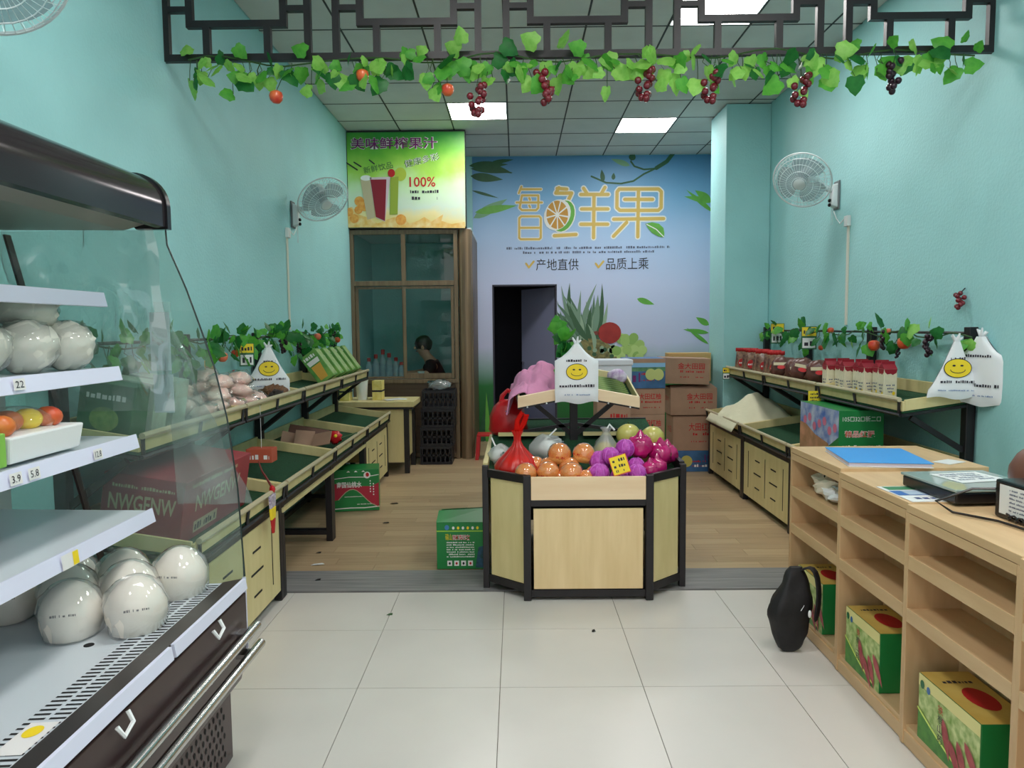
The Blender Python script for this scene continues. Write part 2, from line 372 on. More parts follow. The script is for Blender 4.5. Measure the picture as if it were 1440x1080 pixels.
FM.strokes([mzl([(1172, 30), (1130, 85), (1070, 122)])], .05, m_leaf2, mur, 'branch', 2); FM.strokes([mzl([(1075, 120), (1000, 155), (940, 195), (870, 209), (785, 204), (700, 168)]), mzl([(1060, 125), (1000, 130), (945, 112), (925, 85)])], .022, m_leaf2, mur, 'twig', 2)
for x, y, a, L, w in ((768, 200, 1.7, .16, .06), (825, 188, 1.5, .09, .05), (920, 108, 2.8, .26, .07), (925, 80, 1.2, .11, .09)): FM.poly(rotp(leafpts(L, w), a, *mz(x, y)), m_blur if L > .2 else m_leaf2, mur, 'leaf', 2)
for u, v, a, L, w, m in ((660, 236, .02, .5, .1, m_leaf2), (662, 240, -.1, .55, .07, m_leaf2), (690, 236, -.35, .3, .06, m_leaf2), (662, 250, -.12, .42, .11, m_leaf2), (664, 270, -.28, .36, .035, m_leaf2), (690, 232, .12, .3, .05, m_leaf2),
                        (666, 308, .5, .5, .12, m_blur), (668, 300, .15, .55, .1, m_leaf1),
                        (997, 285, 2.55, .25, .1, m_leaf1), (1000, 286, 2.95, .38, .075, m_leaf1), (1000, 300, 2.45, .45, .06, m_leaf1), (998, 457, 2.6, .2, .08, m_leaf1), (998, 468, 3.0, .34, .06, m_leaf1), (998, 484, 2.5, .36, .05, m_leaf1),
                        (896, 420, -.33, .24, .075, m_leaf1), (672, 650, 1.4, .9, .09, m_leaf2), (680, 655, 1.75, .8, .09, m_leaf2), (688, 660, 1.6, 1.0, .07, m_leaf1)):
    x, y = mw(u, v); FM.poly([(min(p[0], XR-.01), p[1]) for p in rotp(leafpts(L, w), a, x, y) if p[0] < XR+.2], m, mur, 'leaf', 2+RND.random()*2)
# printed fruit pile beside the doorway
m_pleaf = [M('pineapple_leaf_ink_%d' % k, c, .5) for k, c in enumerate(((120, 150, 128), (86, 120, 96), (150, 176, 150), (60, 96, 66)))]
r_ = random.Random(11)
cx, cy = mw(826, 494)
for k in range(46):
    a = 1.2+r_.uniform(0, 1.35); L = r_.uniform(.35, .8); x, y = cx+r_.uniform(-.2, .16), cy+r_.uniform(-.06, .22)
    pts = rotp(leafpts(L, r_.uniform(.05, .09), bend=r_.uniform(-.04, .04)), a, x, y)
    pts = [(max(p[0], DX1+.004), p[1]) for p in pts]
    FM.poly(pts, m_pleaf[k % 4], mur, 'pineapple_leaf', 3+k*.12)
m_pine = M('pineapple_skin_ink', (96, 92, 58), .5, rgb2=(160, 150, 96), scale=24)
x, y = mw(842, 500); FM.ell(x, y, .3, .2, m_pine, mur, 'pineapple', 8, -.5)
for k in range(14): FM.ell(x+r_.uniform(-.2, .2), y+r_.uniform(-.12, .12), .03, .03, m_pleaf[2 if k % 2 else 3], mur, 'pineapple_eye', 9, n=8)
x, y = mw(858, 468); FM.ell(x, y, .15, .14, M('pomegranate_ink', (176, 52, 46), .5, rgb2=(140, 36, 38), scale=5), mur, 'pomegranate', 9)
FM.poly(rotp([(0, 0), (.05, .03), (.09, 0), (.05, -.03)], 2.7, x-.13, y-.02), M('pomegranate_crown_ink', (130, 60, 50), .5), mur, 'pomegranate_crown', 9)
m_grp = [M('green_grape_ink_%d' % k, c, .5) for k, c in enumerate(((170, 202, 116), (188, 214, 134), (146, 184, 98)))]
for k in range(26):
    a, d = r_.uniform(0, 6.3), r_.uniform(0, 1)**.5; x, y = mw(886, 488); FM.ell(x+.24*d*math.cos(a), y+.16*d*math.sin(a)-.02, .062, .062, m_grp[k % 3], mur, 'grape', 8+k*.1, n=12)
# doorway: door leaf hinged on the right, standing open into the dark back room
dr = MB().box(-.80, 0, 0, .04, .02, 2.03).build('door_1', RAMP('door_print', [(0, (120, 124, 156)), (.5, (176, 182, 220)), (1, (160, 168, 206))], 2, 0, 2.05, .5))
dr.location = (DX1-.02, YB+.17, 0); dr.rotation_euler = (0, 0, math.radians(-57)); dr['kind'] = 'structure'
MB().lathe([(.008, -.05), (.024, -.05), (.024, -.02), (.01, -.015), (.01, 0)], 12).build('door_knob', m_chrome, dr).matrix_local = Matrix.Translation((-.74, 0, 1.0)) @ Matrix.Rotation(math.radians(-90), 4, 'X')
struct('trim_1', MB().box(DX0, DX0+.02, YB-.003, YB+.16, 0, DZ).box(DX1-.02, DX1, YB-.003, YB+.16, 0, DZ).box(DX0, DX1, YB-.003, YB+.16, DZ-.02, DZ), M('door_jamb', (60, 58, 72), .6))
# ------------------------------------------------------------------ black lattice frieze across the room
la = thing('lattice_frieze', 'black metal Chinese lattice frieze hung across the ceiling between the side walls', 'lattice', ((XL+XR)/2, 4.06, 2.95))
def lbar(x0, x1, z0, z1, w=.034):
    MB().box(x0, x1, -w/2, w/2, z0, z1).build('bar', m_black, la)
b = .036; xl, xr = XL-(XL+XR)/2+.005, XR-(XL+XR)/2-.005; Wm = .79; gap = ((xr-xl)-5*Wm)/4; top = ZC-2.95-.004
lbar(xl, xr, -b/2, b/2); lbar(xl, xr, top-b, top)
for k in range(5):
    x = xl+k*(Wm+gap); zc = (top)/2
    for X in (x, x+Wm-b): lbar(X, X+b, b/2, top-b)
    for s in (0, 1):
        def z(a, c): return (a, c) if s == 0 else (top-b/2-c, top-b/2-a)
        lbar(x+.128, x+Wm-.128, *z(.155, .155+b))
        for X in (x+.215, x+Wm-.215-b): lbar(X, X+b, *z(b/2, .155))
        for X in (x+.128, x+Wm-.128-b): lbar(X, X+b, *z(.155+b, .36))
        lbar(x+b, x+.128, *z(.235, .235+b*.8)); lbar(x+Wm-.128, x+Wm-b, *z(.235, .235+b*.8))
# ================================================================== DISPLAY RACKS ALONG THE WALLS
def rack(label, side, y0, L, dU, dL, door, endpost, lowend=0, lower=True):
    """one bay of the wall rack: tilted upper and lower trays on black steel; local x = distance from the wall, mirrored for the right wall"""
    s = 1 if side == 'L' else -1
    t = thing('display_rack', label, 'rack', (XL if s > 0 else XR, y0, 0), group='wall display racks')
    def bx(mb, d0, d1, a, b, z0, z1): x0, x1 = sorted((s*d0, s*d1)); return mb.box(x0, x1, a, b, z0, z1)
    for a in ([.0, L-.055] if endpost else [.0]): bx(MB(), .012, .062, a, a+.055, .004, 1.485).build('post', m_black, t, bev=.004)
    MB().tube([(s*.045, .03, 1.452), (s*.045, L-.001, 1.452)], .009, 6).build('top_rail', m_black, t, smooth=True)
    def tray(nm, d, zF, zB, a, b):
        z = lambda q: zB+(zF-zB)*q/d
        def tb(mb, d0, d1, y0, y1, h0, h1):
            p = [(s*d0, y0, z(d0)+h0), (s*d1, y0, z(d1)+h0), (s*d1, y1, z(d1)+h0), (s*d0, y1, z(d0)+h0), (s*d0, y0, z(d0)+h1), (s*d1, y0, z(d1)+h1), (s*d1, y1, z(d1)+h1), (s*d0, y1, z(d0)+h1)]
            if s < 0: p = [p[i] for i in (1, 0, 3, 2, 5, 4, 7, 6)]
            return mb.hexa(p)
        o = tb(MB(), .02, d, a+.004, b-.004, -.085, -.068).build(nm, m_black, t)
        tb(MB(), .02, d-.004, a+.006, b-.006, -.066, -.055).build('turf_mat', m_turf, o)
        tb(MB(), d-.016, d-.002, a+.006, b-.006, -.054, .0).build('front_board', m_ply, o, bev=.002)
        tb(MB(), .02, .034, a+.006, b-.006, -.054, .02).build('back_board', m_ply, o, bev=.002)
        for q in (a+.006, b-.02): tb(MB(), .034, d-.016, q, q+.014, -.054, .008).build('side_board', m_ply, o, bev=.002)
        zr = zF+.012; xr = s*(d+.012)
        MB().tube([(xr, a+.012, zr), (xr, b-.012, zr)], .0135, 8).build('guard_rail', m_rail, o, smooth=True)
        MB().tube([(s*(d+.006), a+.012, zF-.075), (s*(d+.006), b-.012, zF-.075)], .01, 6).build('lower_rail', m_black, o, smooth=True)
        for q in (a+.02, (a+b)/2, b-.02):
            MB().tube([(s*(d+.004), q+.012 if q < (a+b)/2 else q-.012, zF-.075), (s*(d+.011), q, zr-.012)], .008, 6).build('guard_upright', m_black, o, smooth=True)
        return o
    tray('upper_tray', dU, 1.075, 1.135, .0, L)
    for a in (.028, L-.028): MB().bar((s*.06, a, .80), (s*(dU-.06), a, .985), .022, .03).build('bracket', m_black, t)
    if not lower: return t
    b = L-lowend
    tray('lower_tray', dL, .645, .735, .0, b)
    for a in ((.0, b-.045)): bx(MB(), dL-.06, dL-.015, a, a+.045, .004, .555).build('leg', m_black, t, bev=.003)
    bx(MB(), dL-.055, dL-.02, .045, b-.045, .515, .56).build('apron', m_black, t)
    if door:
        o = bx(MB(), dL-.034, dL-.018, .05, b-.05, .062, .512).build('cabinet_door', m_ply, t, bev=.003)
        x0, x1 = sorted((s*(dL-.0185), s*(dL-.0155)))
        w = b-.1
        for k, q in enumerate((.30, .66)):
            for zz, hw in ((.40, .055), (.29, .085), (.175, .055)): MB().box(x0, x1, .05+q*w-hw, .05+q*w+hw, zz-.005, zz+.005).build('slot', m_dark, o)
        for q in (.1, .48, .88): MB().box(x0, x1, .05+q*w-.003, .05+q*w+.003, .14, .45).build('slot', m_dark, o)
    else:
        bx(MB(), dL-.065, dL-.008, .0, b, .488, .514).build('front_plank', m_ply, t)
        bx(MB(), .06, dL-.06, b-.04, b-.01, .05, .08).build('stretcher', m_black, t); bx(MB(), .06, .09, .0, b, .05, .08).build('stretcher', m_black, t)
        bx(MB(), .06, dL-.06, .01, .04, .05, .08).build('stretcher', m_black, t)
    return t
LY = [2.91, 4.05, 5.19, 6.33]; RY = [4.08, 5.22, 6.36]
rack('two-tier steel and wood rack bay partly behind the refrigerated case', 'L', LY[0], 1.14, .36, .57, True, False)
rack('two-tier steel and wood rack bay under the hanging smiley bag on the left wall', 'L', LY[1], 1.14, .36, .57, False, False)
rack('two-tier rack bay holding brown cartons and a red bundle in its lower tray', 'L', LY[2], 1.14, .36, .57, False, False)
rack('two-tier steel and wood rack bay beside the booth with slanted green packs on top', 'L', LY[3], 1.13, .36, .57, True, True)
rack('two-tier steel and wood rack bay with cream gable cartons beside the wooden counter', 'R', RY[0], 1.14, .415, .615, True, False)
rack('two-tier rack bay with brown snack bags in the middle of the right wall', 'R', RY[1], 1.14, .415, .615, True, False)
rack('two-tier steel and wood rack bay next to the teal pillar with red topped snack bags', 'R', RY[2], 1.12, .415, .615, True, True)
# ================================================================== ISLAND STAND
isl = thing('fruit_island', 'birch and black steel island fruit stand with clipped corners in the middle of the floor', 'display stand', (.383, 4.6, 0))
ox, oy = .383, 4.6
def IP(x, y, z): return (x-ox, y-oy, z)
A, B, Cc, D = (.05, 3.97), (.72, 3.97), (.945, 4.175), (-.185, 4.175)
def pbox(mb, p, q, t0, t1, z0, z1, e0=0, e1=0):
    """board standing on the line p-q, offset inward t0..t1"""
    p = Vector((*p, 0)); q = Vector((*q, 0)); d = (q-p).normalized(); n = Vector((-d.y, d.x, 0)); p = p+d*e0; q = q-d*e1
    pts = [p+n*t0, q+n*t0, q+n*t1, p+n*t1]
    return mb.hexa([IP(v.x, v.y, z0) for v in pts]+[IP(v.x, v.y, z1) for v in pts])
for (x, y, w, h) in ((.05, 3.97, .042, .70), (.72, 3.97, .042, .70), (.945, 4.175, .036, .72), (-.185, 4.175, .036, .72), (-.185, 5.35, .036, .72), (.945, 5.35, .036, .72)):
    MB().box(x-w/2-ox, x+w/2-ox, y-oy, y+w-oy, .004, h).build('post', m_black, isl, bev=.003)
MB().box(.085-ox, .685-ox, 3.982-oy, 3.998-oy, .066, .515).build('front_panel', m_birchv, isl, bev=.002)
MB().box(.071-ox, .699-ox, 3.978-oy, 4.01-oy, .53, .564).build('front_rail', m_black, isl)
MB().box(.072-ox, .698-ox, 3.974-oy, 3.992-oy, .565, .692).build('front_board', m_birch, isl, bev=.002)
MB().box(.071-ox, .699-ox, 3.985-oy, 4.01-oy, .02, .06).build('bottom_rail', m_black, isl)
for p, q in ((D, A), (B, Cc)):
    pbox(MB(), p, q, .012, .026, .09, .655, .03, .03).build('side_panel', m_ply, isl, bev=.002)
    pbox(MB(), p, q, .005, .03, .655, .70, .01, .015).build('side_rail', m_black, isl); pbox(MB(), p, q, .008, .03, .045, .088, .01, .015).build('side_bottom_rail', m_black, isl)
for x in (-.185, .945):
    s = 1 if x > 0 else -1
    MB().box(x-.01-ox, x+.01-ox, 4.215-oy, 5.35-oy, .1, .66).build('side_panel', m_ply, isl)
    MB().box(x-.014-ox, x+.014-ox, 4.21-oy, 5.35-oy, .665, .73).build('tray_side', m_black if s > 0 else m_ply, isl)
# goods tray: floor rises towards the back
def tz(y): return .60+.17*(y-4.0)
poly = [(.07, 3.995), (.70, 3.995), (.93, 4.2), (.93, 5.34), (-.17, 5.34), (-.17, 4.2)]
MB().add([IP(x, y, tz(y)) for x, y in poly]+[IP(x, y, tz(y)+.012) for x, y in poly], [tuple(range(5, -1, -1)), tuple(range(6, 12))]+[(i, (i+1) % 6, (i+1) % 6+6, i+6) for i in range(6)]).build('goods_tray', m_turf, isl)
MB().box(-.17-ox, .93-ox, 5.325-oy, 5.345-oy, .1, .845).build('back_panel', m_black, isl)
MB().box(.35-ox, .40-ox, 4.86-oy, 4.91-oy, .75, 1.42).build('mast', m_black, isl)
for s in (-1, 1):
    MB().bar(IP(.375+s*.02, 4.885, .80), IP(.375+s*.28, 4.885, 1.02), .022, .03).build('strut', m_black, isl)
    MB().bar(IP(.375+s*.02, 4.885, .86), IP(.375+s*.42, 4.885, .80), .022, .022).build('lower_arm', m_black, isl)
    MB().box(.375+min(s*.06, s*.50)-ox, .375+max(s*.06, s*.50)-ox, 4.84-oy, 4.855-oy, .79, .815).build('shelf_board', m_ply, isl)
    MB().box(.375+min(s*.06, s*.50)-ox, .375+max(s*.06, s*.50)-ox, 4.857-oy, 5.3-oy, .79, .80).build('rear_shelf', m_turf, isl)
    # roof-like upper trays falling away to either side of the mast
    def cz(x, y): return 1.075-.19*abs(x-.375)+.2*(y-4.66)
    def ch(mb, xa, xb, ya, yb, h0, h1):
        p = [(xa, ya), (xb, ya), (xb, yb), (xa, yb)]
        return mb.hexa([IP(x, y, cz(x, y)+h0) for x, y in p]+[IP(x, y, cz(x, y)+h1) for x, y in p])
    xa, xb = (.005, .37) if s < 0 else (.38, .775)
    o = ch(MB(), xa, xb, 4.66, 5.2, -.018, -.006).build('upper_tray', m_black, isl)
    ch(MB(), xa+.004, xb-.004, 4.674, 5.19, -.005, .004).build('turf_mat', m_turf, o)
    ch(MB(), xa, xb, 4.655, 4.672, -.006, .062).build('front_board', m_birch, o)
    ch(MB(), xa, xb, 5.186, 5.2, -.006, .06).build('back_board', m_ply, o)
    e = xa if s < 0 else xb-.012
    ch(MB(), e, e+.012, 4.672, 5.186, -.006, .06).build('side_board', m_ply, o)
    for x in (xa+.06, (xa+xb)/2, xb-.06): MB().ball(IP(x, 4.657, cz(x, 4.657)-.014), .006, 6, 4).build('rivet', m_white, o)
# ================================================================== WOODEN COUNTER
m_oak = WOOD('counter_oak', (218, 182, 138), (202, 164, 120), (4, 4, .5), .42, 5); m_oakx = WOOD('counter_oak_long', (218, 184, 140), (204, 168, 124), (4, .5, 4), .42, 5)
def counter_unit(label, y0, y1, top, depth, ztop, xf):
    t = thing('shelf_counter', label, 'counter', (xf, y0, 0), group='wooden shelf counter units'); L = y1-y0; bd = min(.2, depth-.02)
    for a in (0, L-.02): MB().box(0, depth, a, a+.02, .004, ztop-.028).build('side_panel', m_oak, t, bev=.0015)
    MB().box(0, top, 0, L, ztop-.028, ztop).build('worktop', m_oakx, t, bev=.002)
    MB().box(.012, bd, .02, L-.02, .055, .075).build('bottom_board', m_oakx, t); MB().box(.004, .02, .02, L-.02, .004, .055).build('plinth', m_oakx, t)
    MB().box(bd-.008, bd, .02, L-.02, .075, ztop-.03).build('back_panel', m_oak, t)
    MB().box(.0, .018, .02, L-.02, ztop-.062, ztop-.03).build('top_rail', m_oakx, t)
    for z in (.69, .5):
        o = MB().box(.012, bd-.009, .02, L-.02, z-.018, z).build('shelf', m_oakx, t)
        MB().box(.0, .014, .02, L-.02, z-.046, z+.004).build('lipping', m_oakx, o, bev=.0015)
    MB().box(depth-.014, depth, .02, L-.02, .06, ztop-.03).build('rear_panel', m_oak, t)
    return t
counter_unit('oak shelf counter unit running to the right under the blue folder', 3.15, 3.73, .635, .62, .890, 1.388)
counter_unit('oak shelf counter unit with a printed payment card on its top', 2.584, 3.148, .46, .45, .876, 1.382)
counter_unit('oak shelf counter unit nearest the camera with the black printer on top', 1.984, 2.582, .46, .45, .872, 1.374)
counter_unit('oak shelf counter unit at the shop front end, cut by the picture edge', 1.385, 1.982, .46, .45, .868, 1.366)
# ================================================================== REFRIGERATED CASE
fr = thing('refrigerated_case', 'open refrigerated display case with brown body, curved hood and glass end on the left', 'refrigerator', (-1.4, 1.5, 0))
FX, FY = -1.4, 1.5; f0, f1 = .35, 2.50
m_brown = M('dark_brown_metallic', (66, 47, 47), .3, metal=.35, var=.05); m_hood = M('dark_grey_brown_gloss', (66, 60, 64), .16, metal=.55); m_capb = M('black_plastic_gloss', (16, 15, 20), .25)
m_lin = M('cool_white_enamel', (206, 214, 220), .3); m_lav = M('white_price_rail', (222, 224, 244), .35)
def FP(x, z): return (x-FX, z)
def ext(nm, prof, y0, y1, mat, parent=fr, **k):
    """extrude an x-z outline along y"""
    mb = MB(); n = len(prof); a = [(x-FX, y0-FY, z) for x, z in prof]; b = [(x-FX, y1-FY, z) for x, z in prof]
    mb.add(a+b, [tuple(range(n)), tuple(range(2*n-1, n-1, -1))]+[(i+n, (i+1) % n+n, (i+1) % n, i) for i in range(n)])
    return mb.build(nm, mat, parent, **k)
body = ext('body', [(-1.84, .004), (-1.012, .004), (-1.012, .25), (-.972, .29), (-.955, .36), (-.946, .47), (-.946, .60), (-.985, .60), (-1.0, .55), (-1.84, .55)], f0, f1, m_brown, bev=.004)
ext('bumper_groove', [(-.957, .44), (-.939, .44), (-.939, .47), (-.957, .47)], f0, f1-.01, m_dark)
hl = MB()
for k in range(34):
    for j in range(6):
        y = f1-.07-k*.033-(j % 2)*.0165; hl.add([(-1.0115-FX+.0006, y+dy*.0075-FY, .055+j*.033+dz*.010) for dy, dz in ((-1, 0), (-.5, -1), (.5, -1), (1, 0), (.5, 1), (-.5, 1))], [(0, 1, 2, 3, 4, 5)])
o = hl.build('vent_holes', m_dark, body); o['kind'] = 'stuff'
for a, b in ((f0, 1.945), (1.96, f1-.005)):
    o = ext('price_strip', [(-.946, .612), (-.938, .614), (-.944, .65), (-.954, .65)], a, b, m_lav)
    q = b-.24
    MB().tube([(-.94-FX, q-FY, .60), (-.925-FX, q-.005-FY, .575), (-.925-FX, q-.045-FY, .56), (-.94-FX, q-.05-FY, .585)], .006, 6).build('hook', m_white, o, smooth=True)
ext('inner_lip', [(-.956, .60), (-.9555, .649), (-1.022, .637), (-1.026, .55)], f0, f1-.004, M('dark_bronze_strip', (70, 64, 62), .35, metal=.4))
ext('air_grille', [(-1.02, .55), (-1.02, .634), (-1.12, .630), (-1.12, .55)], f0, f1-.004, m_lin)
sl = MB()
for k in range(100):
    y = f1-.03-k*.0205
    if y < f0+.02: break
    for a, b in ((-1.028, -1.066), (-1.076, -1.114)):
        z0 = .6348-(-1.02-a)*.04; z1 = .6348-(-1.02-b)*.04
        sl.add([(a-FX, y-.004-FY, z0), (a-FX, y+.004-FY, z0), (b-FX, y+.004-FY, z1), (b-FX, y-.004-FY, z1)], [(0, 1, 2, 3)])
o = sl.build('grille_slots', m_dark, fr); o['kind'] = 'stuff'
ext('deck', [(-1.12, .55), (-1.12, .622), (-1.74, .602), (-1.74, .55)], f0, f1-.004, m_lin)
MB().lathe([(.0, .0), (.014, 0), (.014, .002), (0, .0021)], 12, (-1.22-FX, 2.03-FY, .6185)).build('drain_plug', m_dark, fr)
ext('back_wall', [(-1.74, .55), (-1.74, 1.86), (-1.84, 1.86), (-1.84, .55)], f0, f1-.004, M('pale_grey_liner', (168, 180, 180), .35))
arc = [(-1.27+.107*math.cos(math.radians(a)), 1.915+.107*math.sin(math.radians(a))) for a in range(90, -1, -10)]
ext('hood', [(-1.84, 2.02)]+arc+[(-1.163, 1.85), (-1.185, 1.845), (-1.2, 1.87), (-1.84, 1.88)], f0, f1-.015, m_hood, smooth=True, ang=30)
ext('hood_liner', [(-1.2, 1.868), (-1.3, 1.84), (-1.74, 1.845), (-1.74, 1.878)], f0, f1-.016, M('beige_hood_liner', (150, 146, 138), .4, metal=.3))
arc2 = [(-1.27+.115*math.cos(math.radians(a)), 1.915+.115*math.sin(math.radians(a))) for a in range(90, -1, -10)]
ext('hood_end_cap', [(-1.84, 2.03)]+arc2+[(-1.155, 1.843), (-1.26, 1.842), (-1.3, 1.88), (-1.84, 1.88)], f1-.014, f1+.012, m_capb, smooth=True, ang=30)
gl = [(-1.171, 1.842), (-1.168, 1.792), (-1.11, 1.646), (-1.069, 1.52), (-1.026, 1.383), (-.989, 1.206), (-.962, .965), (-.956, .827), (-.949, .655), (-.985, .60), (-1.84, .56), (-1.84, 1.842)]
m_gl = GLASS('hazed_end_glass', (236, 245, 242), .09, opac=.07, milk=(240, 246, 245))  # milky share of the glass colour imitates a haze of reflections
ge = ext('end_glass', gl, f1-.001, f1+.007, m_gl)
MB().tube([(x-FX, f1+.003-FY, z) for x, z in gl[:9]], .0028, 6).build('glass_edge', M('dark_glass_edge', (24, 44, 42), .2), ge, smooth=True)
MB().bar((-1.70-FX, f1-.006-FY, 1.83), (-1.41-FX, f1-.006-FY, .60), .008, .03, up=(0, 1, 0)).build('gasket', M('dark_gasket', (44, 26, 22), .5), fr)
for x, z in ((-1.33, 1.628), (-1.293, 1.39), (-1.248, 1.166), (-1.206, .919)):
    o = ext('shelf', [(x-.008, z-.012), (x-.008, z-.004), (-1.74, z+.004), (-1.74, z-.004)], f0, 2.40, m_lin if z < 1.6 else GLASS('shelf_glass', (205, 225, 220), .1))
    ext('price_rail', [(x, z-.044), (x+.006, z-.042), (x-.004, z+.003), (x-.01, z+.002)], f0, 2.405, m_lav, o)
    for q in (2.36, 1.7, 1.0): MB().box(-1.74-FX, x-.06-FX, q-FY, q+.012-FY, z-.03, z-.012).build('shelf_bracket', m_lin, o)
for x, z, e in ((-.912, .482, 2.50), (-.905, .412, 2.515)):
    o = MB().tube([(x-FX, f0-FY, z), (x-FX, e-FY, z)], .016, 12).build('bumper_rail', m_chrome, fr, smooth=True)
    for q in (2.40, 1.6, .8): MB().box(-.958-FX, x-.008-FX, q-FY, q+.05-FY, z-.008, z+.008).build('rail_mount', m_chrome, o)
ext('corner_profile', [(-.957, .40), (-.945, .40), (-.945, .652), (-.957, .652)], f1-.002, f1+.004, m_lav)
# printed price tags on the rails
def ptag(x, y, z, w, h, mats, txt=None, tilt=.1):
    F = Frame((x-FX, y-FY, z), (0, 1, 0), (-tilt, 0, 1), .001)
    F.poly([(-w/2, -h/2), (w/2, -h/2), (w/2, h/2), (-w/2, h/2)], mats, fr, 'price_ticket', 1)
    if txt: F.text(txt, 0, 0, w*.7, h*.6, m_darkink, fr, 'ticket_price', 2)
for y, z, x, tx in ((1.90, 1.372, -1.286, '22'), (1.80, 1.145, -1.241, '3.9'), (1.87, 1.145, -1.241, '5.8'), (2.16, 1.145, -1.241, '12.8')): ptag(x, y, z, .045, .03, M('ticket_paper', (232, 230, 228), .6), tx)
ptag(-1.199, 1.93, .898, .07, .04, M('ticket_paper', (232, 230, 228), .6)); ptag(-1.198, 1.955, .898, .025, .036, m_yellow)
F = Frame((-1.065-FX, 1.53-FY, .6335), (0, 1, 0), (-1, 0, -.04), .001); F.poly([(-.07, -.035), (.06, -.035), (.06, .03), (-.07, .03)], M('ticket_paper', (232, 230, 228), .6), fr, 'deck_label', 1); F.ell(.02, 0, .025, .02, m_yellow, fr, 'deck_label_dot', 2)
# ================================================================== JUICE BOOTH
def kw(u, v): return (-.204+.008*(u-700)-.00009*(v-400), 1.988-.00008*(u-700)-.00801*(v-400))     # layout units -> metres on the booth front
bo = thing('juice_booth', 'bronze framed glazed booth in the rear left corner under the juice sign', 'booth', (-1.2, 8.42, 0))
BX, BY = -1.2, 8.42
m_brz = WOOD('bronze_woodgrain_aluminium', (132, 112, 86), (104, 84, 62), (9, 9, .4), .35, 4, 0); m_brz2 = WOOD('dark_bronze_panel', (104, 82, 62), (84, 64, 50), (.5, 9, 9), .4, 4, 0)
def bb(nm, x0, x1, y0, y1, z0, z1, m=m_brz, p=bo, bev=.003): return MB().box(x0-BX, x1-BX, y0, y1, z0, z1).build(nm, m, p, bev=bev)
bb('corner_post', -1.868, -1.83, 0, .07, .006, 2.61); bb('jamb', -.70, -.655, -.005, .06, .006, 2.61)
MB().lathe([(.075, .006), (.075, 2.61)], 20, (-.575-BX, .055, 0)).build('round_post', WOOD('bronze_round_post', (150, 124, 96), (92, 76, 58), (9, 9, .3), .3, 3, 0), bo, smooth=True)
bb('header', -1.83, -.70, 0, .06, 2.56, 2.61); bb('transom', -1.83, -.70, -.004, .06, 1.985, 2.04); bb('upper_mullion', -1.292, -1.245, 0, .055, 2.04, 2.56)
bb('sill', -1.83, -.655, -.02, .07, .88, .925); lp = bb('lower_panel', -1.83, -.70, .01, .03, .02, .88, m_brz2); bb('lower_rail', -1.83, -.70, 0, .03, .02, .07, m_brz, lp)
m_bg = GLASS('booth_glass', (232, 240, 238), .05)
for k, (a, b, yy) in enumerate(((-1.825, -1.26, .028), (-1.285, -.705, .008))):
    o = bb('sliding_sash', a, a+.035, yy, yy+.02, .93, 1.98)
    bb('stile', b-.035, b, yy, yy+.02, .93, 1.98, m_brz, o); bb('rail', a+.035, b-.035, yy, yy+.02, .93, .99 if k else .955, m_brz, o); bb('rail', a+.035, b-.035, yy, yy+.02, 1.95, 1.98, m_brz, o)
    MB().box(a+.035-BX, b-.035-BX, yy+.008, yy+.013, .955, 1.95).build('pane', m_bg, o)
for a, b in ((-1.828, -1.293), (-1.244, -.702)): MB().box(a-BX, b-BX, .025, .03, 2.042, 2.558).build('pane', m_bg, bo)
bb('side_wall', -.56, -.50, .14, YB-BY-.008, .006, 2.60, m_brz2); bb('roof', -1.868, -.50, .06, YB-BY-.008, 2.60, 2.63, m_lin)
bb('side_frame', -.60, -.495, .10, .14, .006, 2.61)
sg = thing('shop_sign', 'green juice sign board with purple lettering and three fruit drinks above the booth', 'sign', (-1.2, 8.38, 2.62))
MB().box(-1.868+1.2, -.548+1.2, 0, .09, 0, 1.068).build('sign_box', M('black_sign_trim', (28, 34, 32), .5), sg, bev=.003)
ms = RAMP('sign_artwork', [(0, (236, 214, 130)), (.12, (240, 228, 170)), (.22, (214, 232, 214)), (.42, (206, 236, 190)), (.6, (170, 220, 90)), (.8, (110, 188, 60)), (1, (52, 150, 60))], 2, 0, 1.05, .4, .55, 2.2)
MB().box(-1.862+1.2, -.556+1.2, -.004, -.0003, .012, 1.05).build('printed_face', ms, sg)
FS = Frame((1.2, -.004, -2.62), (1, 0, 0), (0, 0, 1), .001)
def sp(x, y): return kw(470+x/6.75, 170+y/6.75)
def spl(l): return [sp(*p) for p in l]
m_pur = M('purple_ink', (118, 26, 110), .5); m_lim = M('yellow_green_ink', (222, 240, 120), .5)
FS.text('美味鲜榨果汁', *sp(580, 245), .97, .135, m_whiteink, sg, lift=2, bold=.03); FS.text('美味鲜榨果汁', *sp(580, 245), .955, .125, m_pur, sg, lift=5, bold=.012)
m_sg = M('sage_ink', (70, 110, 70), .5); FS.text('新鲜饮品', *sp(430, 470), .33, .075, m_sg, sg, lift=3, rot=.2); FS.text('健康多彩', *sp(840, 400), .40, .085, m_whiteink, sg, lift=2, rot=.22, bold=.03); FS.text('健康多彩', *sp(840, 400), .40, .08, m_sg, sg, lift=3, rot=.22)
FS.text('100%', *sp(845, 600), .29, .11, m_redink, sg, lift=3, bold=.012)
r_ = random.Random(2)
for yy, a, b in ((705, 700, 1005), (765, 715, 825), (765, 915, 985)): p, q = sp(a, yy), sp(b, yy); FS.dashes(p[0], q[0], p[1], .035, m_darkink, sg, r_, .7, 3)
m_splash = M('orange_splash_ink', (232, 180, 80), .5, rgb2=(244, 220, 160), scale=14)
